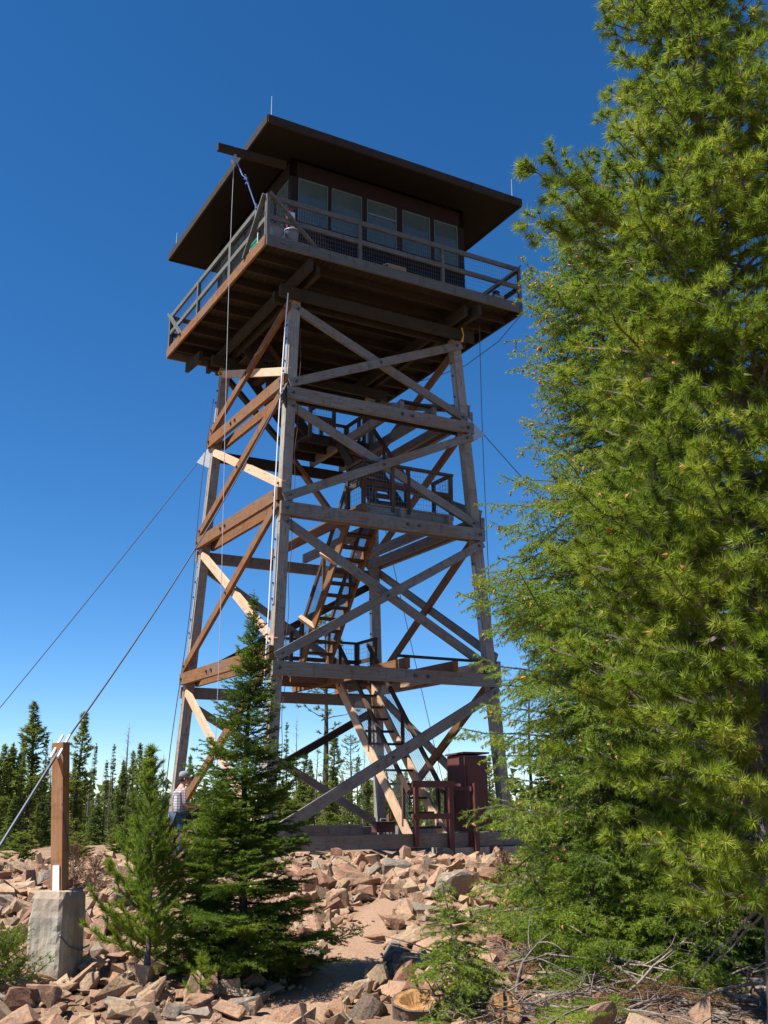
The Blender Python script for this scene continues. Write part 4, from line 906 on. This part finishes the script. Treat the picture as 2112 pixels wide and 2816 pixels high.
# ------------------------------------------------------------------ rocks
def rock_mesh(seed, mat, flat=1.0):
    rr = random.Random(seed); bm = bmesh.new()
    for k in range(rr.choice((11, 13, 16))):
        a = rr.uniform(0, 6.283); z = rr.choice((-1, 1))*rr.uniform(.25, 1)**.6; q = rr.uniform(.45, 1.0)*(1-.35*abs(z)*rr.random())
        bm.verts.new((.55*q*math.cos(a)*rr.uniform(.8, 1.15), .55*q*math.sin(a), .48*z*rr.uniform(.6, 1)))
    r = bmesh.ops.convex_hull(bm, input=bm.verts[:]); 
    bmesh.ops.delete(bm, geom=list({v for v in list(r['geom_interior'])+list(r['geom_unused']) if isinstance(v, bmesh.types.BMVert)}), context='VERTS')
    bmesh.ops.bevel(bm, geom=bm.edges[:], offset=.018, segments=1, affect='EDGES')
    bmesh.ops.triangulate(bm, faces=[f for f in bm.faces if len(f.verts) > 4])
    bmesh.ops.subdivide_edges(bm, edges=[e for e in bm.edges if e.calc_length() > .14], cuts=2, use_grid_fill=True)
    for v in bm.verts:
        n = noise.noise(v.co*3.1+Vector((seed, 0, 0)))*.06+noise.noise(v.co*7+Vector((0, seed, 0)))*.035
        v.co += v.co.normalized()*n
    me = bpy.data.meshes.new('rock'); bm.to_mesh(me); bm.free(); me.materials.append(MATS[mat]); return me
RM = {k: [rock_mesh(100*j+i, k) for i in range(8)] for j, k in enumerate(('rock_pink', 'rock_tan', 'rock_rust', 'rock_grey'))}
RCOL = dict(rock_pink='pink', rock_tan='tan', rock_rust='rust-red', rock_grey='grey lichened')
placed = []
LOGS = [G(1035, 2790), G(1142, 2800), G(1388, 2812)]
def nearlog(x, y, m):                                          # keep the sight line to the cut logs free of rocks
    for g in LOGS:
        dx, dy = CAM[0]-g.x, CAM[1]-g.y; L = math.hypot(dx, dy); t = max(-.1, min(1.2, ((x-g.x)*dx+(y-g.y)*dy)/L)); 
        if math.hypot(x-g.x-dx/L*t, y-g.y-dy/L*t) < m: return True
    return False
def rock(p, w_, d_, h_, mat, label, var, rz=None, tilt=None, group=None, sink=.28, rr=rnd):
    o = bpy.data.objects.new('rock', RM[mat][var % 8]); col.objects.link(o)
    o.scale = (w_, d_, h_); tl = tilt if tilt is not None else (rr.gauss(0, .32), rr.gauss(0, .32))
    o.rotation_euler = (tl[0], tl[1], rz if rz is not None else rr.uniform(0, 6.28)); o.location = (p[0], p[1], p[2]+h_*(.5-sink))
    tag(o, label, 'rock', group); placed.append((p[0], p[1], max(w_, d_)*.5)); return o
# boulders and blocks one can pick out: (pixel u, v of the foot, width px, height px, material, variant, label)
NOTE = [
 (1090, 2425, 118, 62, 'rock_grey', 0, 'large grey slanting boulder on top of the heap right in front of the tower sill'),
 (1180, 2420, 62, 58, 'rock_grey', 1, 'grey-brown boulder right of the slanting boulder below the sill'), (1222, 2410, 40, 48, 'rock_rust', 2, 'rusty upright stone leaning on the boulder left of the concrete footing'),
 (1108, 2440, 66, 46, 'rock_tan', 3, 'square tan block resting at the foot of the slanting boulder'), (922, 2385, 46, 50, 'rock_rust', 4, 'pointed rusty stone standing on the heap just below the sill'),
 (985, 2382, 52, 34, 'rock_pink', 5, 'pink wedge right of the pointed rusty stone'), (857, 2470, 62, 56, 'rock_pink', 6, 'blocky pink rock on the left slope of the heap'), (905, 2432, 40, 56, 'rock_tan', 7, 'dark-edged upright slab in the middle of the heap'),
 (1068, 2478, 70, 42, 'rock_pink', 1, 'pink cleft rock at the top of the trail'), (1262, 2478, 110, 84, 'rock_grey', 2, 'large pale weathered boulder right of the trail top'), (1165, 2475, 80, 34, 'rock_tan', 3, 'flat tan slab left of the pale weathered boulder'),
 (1305, 2540, 125, 46, 'rock_grey', 4, 'broad flat slab spotted with yellow lichen near the big spruce'), (1345, 2478, 80, 40, 'rock_grey', 5, 'pale flat slab above the lichen-spotted slab'), (935, 2515, 74, 60, 'rock_pink', 6, 'round-shouldered pink boulder left of the trail'),
 (815, 2505, 88, 46, 'rock_pink', 7, 'long pink slab tilted on the left of the heap'), (860, 2500, 52, 44, 'rock_tan', 0, 'tan wedge lying over the long pink slab'), (885, 2620, 34, 70, 'rock_grey', 1, 'narrow pale stone standing at the left edge of the trail'),
 (1040, 2600, 70, 24, 'rock_rust', 2, 'low rusty slab set across the right side of the trail'), (1085, 2560, 90, 34, 'rock_pink', 3, 'long pink slab right of the trail middle'), (1160, 2590, 110, 26, 'rock_grey', 4, 'thin grey slab under the spruce sapling'),
 (632, 2762, 66, 62, 'rock_tan', 5, 'square tan block at the foot of the fir in the foreground'), (1000, 2735, 76, 34, 'rock_tan', 6, 'tan slab just behind the cut logs'), (1035, 2680, 24, 22, 'rock_grey', 7, 'small pale stone alone on the right trail edge'),
 (545, 2790, 92, 50, 'rock_pink', 0, 'long pink rock between the square tan block and the left foreground pile'), (245, 2735, 84, 62, 'rock_tan', 1, 'upright tan rock right of the concrete block foot'), (110, 2722, 118, 44, 'rock_tan', 2, 'long dark-topped slab against the foot of the concrete block'),
 (130, 2775, 110, 60, 'rock_pink', 3, 'big pink boulder in the lower left corner pile'), (20, 2740, 70, 80, 'rock_rust', 4, 'rust-red boulder cut by the left edge of the picture'), (400, 2795, 60, 60, 'rock_pink', 5, 'pointed pink stone slanting in the left foreground'),
 (480, 2812, 84, 44, 'rock_grey', 6, 'pale grey boulder at the lower edge of the picture'), (280, 2520, 64, 62, 'rock_pink', 7, 'pale pink boulder right of the concrete block, tall end up'), (240, 2445, 34, 40, 'rock_tan', 0, 'pale stone peeping out behind the concrete block'),
 (75, 2460, 46, 60, 'rock_pink', 1, 'slanting pink slab left behind the concrete block'), (10, 2440, 60, 40, 'rock_rust', 2, 'rusty boulder at the left edge behind the concrete block'), (470, 2440, 44, 46, 'rock_grey', 3, 'pale grey stone beside the feet of the person'),
 (255, 2505, 80, 44, 'rock_pink', 4, 'long pink rock right behind the concrete block'), (60, 2780, 90, 50, 'rock_rust', 5, 'rusty wedge at the front of the lower left pile'), (690, 2800, 46, 40, 'rock_tan', 6, 'small tan block right of the square tan block'),
]
for (u, v, wpx, hpx, mt, vr, lb) in NOTE:
    g = G(u, v-8); dd = math.hypot(g.x-CAM[0], g.y-CAM[1]); k = dd/FPX*1.02
    a = math.atan2(g.y-CAM[1], g.x-CAM[0])-math.pi/2
    rock(g, wpx*k*1.08, wpx*k*rnd.uniform(.6, .85), hpx*k*1.25, mt, lb, vr, rz=a+rnd.uniform(-.3, .3), tilt=(rnd.uniform(-.2, .2), rnd.uniform(-.22, .22)), sink=.22)
def region(x, y):
    dx, dy = x-CAM[0], y-CAM[1]; d = math.hypot(dx, dy); a = math.degrees(math.atan2(dx, dy)-YAW)
    if d > 14.2: return ('below the tower sill', 'heap') if a > -9 else ('on the slope near the left tower leg', 'slope')
    if a > 6: return ('under the conifers right of the trail', 'right')
    if a > -2.5: return ('along the right side of the trail', 'trail_r')
    if d < 9.9: return ('in the left foreground pile', 'left_front')
    if a < -12: return ('behind the concrete block', 'block')
    return ('around the fir and the left side of the trail', 'fir')
rr = random.Random(77); n = 0; tries = 0; RUB = []
def okspot(x, y, w_, f=.62):
    if pathdist(x, y) < .24+w_*.35: return False
    if math.hypot(x-PB.x, y-PB.y) < .36+w_*.4: return False
    if abs(x) < 2.7 and abs(y) < 2.8: return False
    if nearlog(x, y, .2+w_*.4): return False
    for (a, b, c) in placed:
        if (x-a)**2+(y-b)**2 < ((c+w_*.5)*f)**2: return False
    return True
def dens(x, y):
    rg = region(x, y)[1]; base = dict(heap=1, slope=.8, right=.12, trail_r=.75, left_front=1, block=.9, fir=.9)[rg]
    return base*(.55+.9*max(0, .5+noise.noise(Vector((x*.55+3, y*.55, 1)))))
while n < 258 and tries < 20000:
    tries += 1; a = YAW+R(rr.uniform(-21, 19)); d = math.sqrt(rr.uniform(8.2**2, 17.6**2))
    x, y = CAM[0]+d*math.sin(a), CAM[1]+d*math.cos(a)
    if rr.random() > dens(x, y): continue
    w_ = rr.choice((.2, .24, .28, .32, .38, .46, .56, .66))*rr.uniform(.85, 1.15)*(1.1 if d > 12.5 else .85)
    if not okspot(x, y, w_): continue
    mt = rr.choices(('rock_pink', 'rock_tan', 'rock_rust', 'rock_grey'), (4, 4.6, 2.4, 1.3))[0]; sz = 'small' if w_ < .24 else 'medium' if w_ < .36 else 'large'
    ph, rg = region(x, y); rock(Vector((x, y, H(x, y, False))), w_, w_*rr.uniform(.5, .9), w_*rr.uniform(.22, .5), mt, '%s %s angular rock %s' % (sz, RCOL[mt], ph), rr.randrange(8), group='%s %s rocks %s' % (sz, RCOL[mt], ph), rr=rr)
    n += 1
# rubble: thousands of chips between the rocks, one object per colour
rs = np.random.RandomState(9)
def hullpts(seed):
    me = RM['rock_pink'][seed]; bm = bmesh.new(); r2 = random.Random(seed+500)
    for _ in range(11): bm.verts.new((r2.choice((-.5, .5, r2.uniform(-.5, .5)))*r2.uniform(.7, 1), r2.uniform(-.45, .45), r2.choice((-.35, .35))*r2.uniform(.6, 1)))
    r = bmesh.ops.convex_hull(bm, input=bm.verts[:]); bmesh.ops.delete(bm, geom=list({v for v in list(r['geom_interior'])+list(r['geom_unused']) if isinstance(v, bmesh.types.BMVert)}), context='VERTS')
    bmesh.ops.triangulate(bm, faces=bm.faces[:]); bm.verts.ensure_lookup_table(); bm.verts.index_update()
    V = np.array([v.co[:] for v in bm.verts]); F = np.array([[v.index for v in f.verts] for f in bm.faces]); bm.free(); return V, F
TP = [hullpts(i) for i in range(8)]
for mt, cnt in (('rock_pink', 4600), ('rock_tan', 5400), ('rock_rust', 2200), ('rock_grey', 1200)):
    Vs, Fs, off = [], [], 0
    for _ in range(cnt):
        a = YAW+R(rs.uniform(-24, 24)); d = math.sqrt(rs.uniform(7.6**2, 20**2)); x, y = CAM[0]+d*math.sin(a), CAM[1]+d*math.cos(a)
        if rs.rand() > dens(x, y): continue
        pdn = pathdist(x, y); s_ = float(np.clip(rs.lognormal(-2.3, .72), .02, .36))
        if pdn < .26 and s_ > .055: continue
        if math.hypot(x-PB.x, y-PB.y) < .3 or (s_ > .05 and nearlog(x, y, .16+s_*.5)): continue
        V, F = TP[rs.randint(8)]; ex, ey, ez = rs.randn()*.42, rs.randn()*.42, rs.uniform(0, 6.28)
        M = np.array(Matrix.Rotation(ez, 3, 'Z') @ Matrix.Rotation(ex, 3, 'X') @ Matrix.Rotation(ey, 3, 'Y'))
        Vs.append((V*np.array([s_*1.15, s_*rs.uniform(.6, 1), s_*rs.uniform(.4, .8)]))@M.T+np.array([x, y, H(x, y)+s_*rs.uniform(.0, .3)])); Fs.append(F+off); off += len(V)
    o = link('rubble', npmesh('rubble', np.concatenate(Vs), np.concatenate(Fs), mt)); tag(o, '%s stone chips strewn over the slope between the larger rocks' % RCOL[mt], 'rubble', kind='stuff')

# ------------------------------------------------------------------ dry grass, slash, cut logs
Vs = []
for _ in range(520):
    a = YAW+R(rs.uniform(-22, 18)); d = math.sqrt(rs.uniform(8**2, 19**2)); x, y = CAM[0]+d*math.sin(a), CAM[1]+d*math.cos(a)
    if pathdist(x, y) < .35: continue
    nb = rs.randint(8, 26); hgt = rs.uniform(.06, .2); z = H(x, y)
    for _ in range(nb):
        b = np.array([x+rs.randn()*.05, y+rs.randn()*.05, z-.01]); t = b+np.array([rs.randn()*.06, rs.randn()*.06, hgt*rs.uniform(.5, 1)]); w_ = np.array([rs.randn(), rs.randn(), 0])*.002; Vs.append(np.stack([b-w_, b+w_, t]))
Vs = np.concatenate(Vs); o = link('dry_grass', npmesh('dry_grass', Vs, np.arange(len(Vs)).reshape(-1, 3), 'grass_dry')); tag(o, 'sparse dry yellow grass between the rocks', 'grass', kind='stuff')
for i, (u, d, lb) in enumerate(((205, 14.5, 'brown dry shrub behind the concrete block, left one'), (262, 14.0, 'brown dry shrub just right behind the anchor post'), (455, 15.5, 'brown dry shrub near the left tower leg'), (1385, 13.2, 'small brown dead shrub beneath the big spruce'))):
    conifer('dry_shrub', AT(u, 2400, d), .5, .32, lambda t: (1-t)**.3, lb, 'shrub', seed=200+i, z0=.02, nb=34, elev=lambda t: .6+.6*t, curve=.1, sec=.05, secr=.45, droop=-.2, ter=.05, per=120, ln=.03, wd=.006, fwd=.8, mat='needle_dry', tr=.01, barkm='dead_grey')
def stick(m, p, az, L, r, rr, lift=.1, side=4):
    pts = []; q = Vector(p); a = az; el = lift
    for k in range(8):
        pts.append(q.copy()); a += rr.uniform(-.28, .28); el += rr.uniform(-.22, .12); st = L/7; q = q+Vector((math.cos(a)*math.cos(el), math.sin(a)*math.cos(el), math.sin(el)))*st
        g = H(q.x, q.y, False)+r; 
        if q.z < g: q.z = g; el = abs(el)*.3
    m.tube(pts, [r*(1-.8*k/7) for k in range(8)], 6)
    for _ in range(side):
        k = rr.randrange(1, 6); b = pts[k]; a2 = a+rr.choice((-1, 1))*rr.uniform(.5, 1.2); L2 = L*rr.uniform(.15, .4); s = [b]; q = b.copy(); e2 = rr.uniform(-.1, .8)
        for j in range(4): q = q+Vector((math.cos(a2)*math.cos(e2), math.sin(a2)*math.cos(e2), math.sin(e2)))*L2/4; a2 += rr.uniform(-.4, .4); e2 += rr.uniform(-.3, .3); s.append(q.copy())
        m.tube(s, [r*.5, r*.42, r*.32, r*.22, r*.1], 5)
rr = random.Random(5)
SL = [(1480, 2720, 2.6, 1.1, .024, 'thick forked grey limb in the slash pile below the big spruce'), (1960, 2700, 2.9, 1.5, .03, 'longest pale limb lying across the slash at the lower right'), (1850, 2690, 2.2, 1.1, .024, 'long curved pale limb arching over the slash at the lower right'),
      (1610, 2700, 1.2, 1.2, .025, 'straight grey stick rising out of the slash below the big spruce'), (1780, 2760, .4, 1.5, .03, 'crooked limb nearest the camera in the lower right slash'), (2060, 2760, 2.4, 1.3, .03, 'thin pale limb in the very corner of the slash'), (1390, 2600, .5, .9, .022, 'twisted silvery root-like limb behind the spruce sapling')]
for (u, v, az, L, r_, lb) in SL:
    g = G(u, v); m = MB(); stick(m, g+Vector((0, 0, .04)), az, L, r_, rr, .15, 7); tag(m.build('dead_branch', 'dead_pale' if 'pale' in lb else 'dead_grey', None, True), lb, 'branch')
for i in range(46):
    u, v = rr.uniform(1250, 2112), rr.uniform(2670, 2812)
    if u < 1500: v = max(v, 2640)
    g = G(u, v); m = MB(); stick(m, g+Vector((0, 0, .02+rr.random()*.08)), rr.uniform(0, 6.28), rr.uniform(.5, 1.2), rr.uniform(.008, .018), rr, rr.uniform(0, .5), 5)
    bmt = rr.choice(('dead_grey', 'dead_grey', 'dead_pale')); wh = 'beside the spruce sapling' if u < 1500 else 'below the big drooping spruce' if u < 1800 else 'at the foot of the pine'
    tag(m.build('dead_branch', bmt, None, True), 'thin %s dead branch tangled in the slash %s' % (bmt[5:], wh), 'branch', 'thin %s branches in the slash %s' % (bmt[5:], wh))
m = MB()
for i in range(420):
    u, v = rr.uniform(1180, 2112), rr.uniform(2560, 2814)
    D = ray(u, v); dd = rr.uniform(8, 12.5); D = D/math.hypot(D[0], D[1]); x, y = CAM[0]+D[0]*dd, CAM[1]+D[1]*dd
    if pathdist(x, y) < .6: continue
    z = H(x, y)+rr.uniform(0, .07); a = rr.uniform(0, 6.28); L = rr.uniform(.12, .5); b = rr.uniform(-.5, .5); e_ = rr.uniform(-.1, .5)
    m.tube([(x, y, z), (x+math.cos(a)*L*.5, y+math.sin(a)*L*.5, z+L*.5*math.sin(e_)), (x+math.cos(a+b)*L, y+math.sin(a+b)*L, z+L*.6*math.sin(e_))], [.006, .004, .002], 4)
tag(m.build('twig_litter', 'dead_grey'), 'tangle of fine dead twigs covering the ground at the lower right', 'twigs', kind='stuff')
# cut green boughs on the ground
for i, (u, v, az, mt, lb) in enumerate(((1640, 2690, .6, 'needle_spruce', 'cut green spruce bough lying on the slash under the big spruce'), (1800, 2700, 2.8, 'needle_spruce', 'cut green bough lying right of the big spruce trunk'), (1520, 2760, .2, 'needle_fir', 'cut dark green bough in front of the slash'), (1900, 2790, 1.2, 'needle_dry', 'red-brown dried bough in the lower right corner'), (1720, 2800, 3.4, 'needle_spruce', 'green bough at the bottom edge of the slash'), (2040, 2800, 2.2, 'needle_dry', 'red-brown dried bough at the far lower right'), (1380, 2760, .8, 'needle_dry', 'brown dried bough beside the split log'))):
    g = G(u, v); rs_ = np.random.RandomState(300+i); K = 8; L = 1.0; P = np.array([[math.cos(az)*L*k/K, math.sin(az)*L*k/K, .06+.08*math.sin(k/K*3)] for k in range(K+1)])+np.array(g)
    P0, D = P[:-1], nrm(P[1:]-P[:-1]); o3, d3, l3 = spray(rs_, P0, D, np.full(K, L/K), .025, 3.2, .85, .0, .12, jit=.2); o4, d4, l4 = spray(rs_, o3, d3, l3, .035, .5, .8, .05)
    p0 = np.concatenate([o3, o4]); p1 = np.concatenate([o3+d3*l3[:, None], o4+d4*l4[:, None]]); NV = needles(rs_, p0, p1, 200, .026, .005, .85)
    e = empty('cut_bough', tuple(g)); tag(e, lb, 'bough'); me = npmesh('needles', NV-np.array(g), np.arange(len(NV)).reshape(-1, 3), mt); link('needles', me, e)
    m = MB(); m.tube([tuple(q-np.array(g)) for q in P], .009, 5); m.build('stem', 'dead_grey', e)
def log_piece(g, r_, L, axis, label, split=False, hollow=False, seed=0):
    e = empty('cut_log', tuple(g)); tag(e, label, 'log'); ax = Vector(axis).normalized(); s = ax.cross(Vector((0, 0, 1))).normalized(); n_ = s.cross(ax); rr_ = random.Random(seed)
    N = 30; off = [1+.07*math.sin(k*2*math.pi/N*3+seed)+.04*math.sin(k*2*math.pi/N*7+2*seed)+rr_.uniform(-.015, .015) for k in range(N)]
    def P(k, t, f=1): th = 2*math.pi*k/N; return s*math.cos(th)*r_*off[k % N]*f+n_*math.sin(th)*r_*off[k % N]*f+ax*t
    c = Vector((0, 0, r_*.75)); m = MB(); V = []; F = []; K = 7
    for j in range(K+1):
        for k in range(N): V.append(c+P(k, -L+L*j/K, 1+.05*noise.noise(Vector((k*.9, j*1.3, seed)))))
    for j in range(K):
        for k in range(N): F.append((j*N+k, j*N+(k+1) % N, (j+1)*N+(k+1) % N, (j+1)*N+k))
    m.poly(V, F+[tuple(range(N))[::-1]]); m.build('bark', 'log_bark', e)
    m = MB(); V = [c+P(k, .002, .93) for k in range(N)]+[c+P(k, -.0+rr_.uniform(-.004, .004), .7) for k in range(N)]+[c+P(k, (-.05 if hollow else 0)+rr_.uniform(-.006, .006), .38) for k in range(N)]+[c+ax*(-.09 if hollow else .0)]
    F = []
    for a_ in (0, 1):
        for k in range(N): F.append((a_*N+k, a_*N+(k+1) % N, (a_+1)*N+(k+1) % N, (a_+1)*N+k))
    for k in range(N): F.append((2*N+k, 2*N+(k+1) % N, 3*N))
    m.poly(V, F); m.build('cut_face', 'cut_face', e)
    m = MB(); V = [c+P(k, .002, .93) for k in range(N)]+[c+P(k, .0, 1.05) for k in range(N)]; m.poly(V, [(k, N+k, N+(k+1) % N, (k+1) % N) for k in range(N)]); m.build('bark_rim', 'log_bark', e)
    if split:
        m = MB(); m.beam(c+n_*r_*.9+ax*.004, c-n_*r_*.8+ax*.004, .014, .012, s); m.build('crack', 'bark_dark', e)
tocam = lambda g: Vector((CAM[0]-g.x, CAM[1]-g.y, 0)).normalized()
g = G(1035, 2790); t = tocam(g); log_piece(g, .115, .26, Vector((t.y*-.2, t.x*.2, .0))+t*-.35+Vector((.35, -.2, .75)), 'leftmost cut log, dark bark with its orange cut face tilted to the right', seed=1)
g = G(1142, 2800); t = tocam(g); log_piece(g, .165, .22, t*.35+Vector((0, 0, 1)), 'wide hollowed cut log beside the trail with splintered orange top', hollow=True, seed=2)
g = G(1388, 2812); t = tocam(g); log_piece(g, .13, .3, t+Vector((0, 0, .35)), 'split cut log under the spruce sapling with its yellow-orange face to the camera', split=True, seed=3)

# ------------------------------------------------------------------ person beside the left leg
def skinned(name, mat, verts, edges, root=0, parent=None, sub=1):
    me = bpy.data.meshes.new(name); me.from_pydata([v[:3] for v in verts], edges, []); me.materials.append(MATS[mat]); o = link(name, me, parent)
    md = o.modifiers.new('skin', 'SKIN')
    for i, v in enumerate(verts):
        sv = me.skin_vertices[0].data[i]; rx = v[3] if isinstance(v[3], tuple) else (v[3], v[3]); sv.radius = rx; sv.use_root = (i == root)
    md.use_smooth_shade = True; md.branch_smoothing = .4
    sb = o.modifiers.new('sub', 'SUBSURF'); sb.levels = sub; sb.render_levels = sub+1; return o
pz = -.46; pp_ = AT(486, 2360, 22.3); pe = empty('person', (pp_.x, pp_.y, pz), R(4)); tag(pe, 'person in grey cap, plaid shirt and jeans standing by the left tower leg', 'person')
J = {}; vs, es = [], []
def add(n_, x, y, z, r_, par=None):
    J[n_] = len(vs); vs.append((x, y, z, r_)); 
    if par: es.append((J[par], J[n_]))
add('pelvis', 0, 0, .93, (.13, .15)); add('waist', .0, 0, 1.06, (.10, .13), 'pelvis'); add('chest', .01, 0, 1.27, (.12, .155), 'waist'); add('upper', .02, 0, 1.41, (.09, .13), 'chest')
add('neck', .055, 0, 1.50, .052, 'upper'); add('jaw', .085, 0, 1.565, .062, 'neck'); add('skull', .085, 0, 1.66, (.088, .072), 'jaw')
for sd, k in ((-1, 'r'), (1, 'l')):
    add('hip'+k, 0, sd*.10, .88, .088, 'pelvis'); add('knee'+k, .04 if k == 'r' else .10, sd*.12, .48, .058, 'hip'+k); add('ankle'+k, -.02 if k == 'r' else .06, sd*.13, .09, .040, 'knee'+k); add('toe'+k, .15 if k == 'r' else .23, sd*.15, .045, .035, 'ankle'+k)
    add('sh'+k, .02, sd*.19, 1.39, .055, 'upper')
add('elr', .02, -.25, 1.10, .040, 'shr'); add('wrr', .25, -.20, 1.06, .028, 'elr'); add('par', .33, -.19, 1.06, .030, 'wrr')
add('ell', .20, .24, 1.20, .040, 'shl'); add('wrl', .25, .13, 1.44, .027, 'ell'); add('pal', .24, .09, 1.52, .030, 'wrl')
for i in range(4):
    a = (i-1.5)*.021; ln = (.032, .038, .036, .028)[i]
    add('fr%da' % i, .37, -.19+a*.3, 1.075+a, .0095, 'par'); add('fr%db' % i, .37+ln*.7, -.185+a*.3, 1.068+a, .009, 'fr%da' % i); add('fr%dc' % i, .37+ln*.9, -.165+a*.3, 1.045+a, .008, 'fr%db' % i)
    add('fl%da' % i, .235+a, .075, 1.565, .0095, 'pal'); add('fl%db' % i, .225+a, .06, 1.565+ln*.8, .009, 'fl%da' % i); add('fl%dc' % i, .205+a, .05, 1.565+ln*1.3, .008, 'fl%db' % i)
add('tr1', .32, -.16, 1.09, .011, 'par'); add('tr2', .35, -.15, 1.11, .009, 'tr1'); add('tl1', .20, .09, 1.54, .011, 'pal'); add('tl2', .18, .085, 1.56, .009, 'tl1')
body = skinned('body', 'skin', vs, es, 0, pe)
sv = [(0, 0, .90, (.15, .17)), (0, 0, 1.06, (.135, .16)), (.01, 0, 1.27, (.145, .18)), (.02, 0, 1.41, (.11, .15)), (.035, 0, 1.455, .066), (.02, -.19, 1.39, .068), (.02, -.245, 1.13, .056), (.09, -.235, 1.095, .050), (.02, .19, 1.39, .068), (.18, .24, 1.21, .054), (.22, .19, 1.32, .046)]
skinned('shirt', 'plaid', sv, [(0, 1), (1, 2), (2, 3), (3, 4), (3, 5), (5, 6), (6, 7), (3, 8), (8, 9), (9, 10)], 0, pe)
skinned('jeans', 'jeans', [(0, 0, .95, (.145, .165)), (0, -.10, .86, .102), (.04, -.12, .48, .074), (-.02, -.13, .09, .062), (0, .10, .86, .102), (.10, .12, .48, .074), (.06, .13, .09, .062)], [(0, 1), (1, 2), (2, 3), (0, 4), (4, 5), (5, 6)], 0, pe)
for x, y in ((-.02, -.13), (.06, .13)): skinned('boot', 'leather', [(x-.03, y, .05, .048), (x+.08, y*1.05, .045, .048), (x+.19, y*1.1, .04, .04), (x, y, .13, .05)], [(0, 1), (1, 2), (0, 3)], 0, pe)
m = MB(); c = (.08, 0, 1.665)
lathe(m, (0, 0, 0), [(.098, -.02), (.103, .02), (.098, .06), (.075, .095), (.035, .112), (.01, .115)], 18); m.v = [(v[0]*1.08+.08, v[1]*.92, v[2]+1.665+v[0]*-.05) for v in m.v]; cap = m.build('cap', 'cap_cloth', pe, True)
m = MB(); m.poly([(.13, -.075, 1.655), (.13, .075, 1.655), (.24, .05, 1.63), (.24, -.05, 1.63), (.13, -.075, 1.665), (.13, .075, 1.665), (.24, .05, 1.637), (.24, -.05, 1.637)], [(0, 1, 2, 3), (7, 6, 5, 4), (0, 4, 5, 1), (1, 5, 6, 2), (2, 6, 7, 3), (3, 7, 4, 0)]); m.build('brim', 'cap_cloth', cap)
m = MB(); lathe(m, (0, 0, 0), [(.02, -.07), (.075, -.06), (.088, 0), (.08, .03)], 14); m.v = [(v[0]*.9+.055, v[1]*.88, v[2]+1.63) for v in m.v]; m.build('hair', 'hair', pe, True)
m = MB(); m.tube([(.165, 0, 1.645), (.195, 0, 1.605), (.165, 0, 1.598)], [.008, .014, .008], 6); m.build('nose', 'skin', pe, True)
for y in (-.03, .03): m = MB(); m.tube([(.150, y, 1.64), (.166, y, 1.64)], [.012, .008], 8); m.build('eye', 'eye', pe)
m = MB(); m.tube([(.145, -.025, 1.565), (.158, 0, 1.567), (.145, .025, 1.565)], .006, 5); m.build('mouth', 'red_paint', pe)
for y in (-.072, .072): m = MB(); m.tube([(.06, y, 1.64), (.055, y*1.18, 1.62), (.06, y, 1.59)], [.012, .016, .008], 6); m.build('ear', 'skin', pe, True)
cable('strap', [(-3.28, 1.45, .9), (-3.3, 1.4, .6), (-3.33, 1.42, .3), (-3.4, 1.4, 0), (-3.38, 1.4, -.4)], .018, 'yellow_strap', 'yellow strap hanging down behind the person at the left leg', 'strap')
cable('strap', [(-3.36, 1.4, 1.25), (-3.42, 1.4, .8), (-3.40, 1.4, .4), (-3.47, 1.4, 0), (-3.42, 1.38, -.4)], .014, 'white_rope', 'white rope hanging down behind the person at the left leg', 'rope')
qs = AT(604, 2300, 17.8)
cable('strap', [(qs.x, qs.y, .45), (qs.x+.02, qs.y, .25), (qs.x, qs.y, .1)], .015, 'orange_strap', 'orange strap end hanging near the near leg foot behind the fir', 'strap')
#@@NEXT@@
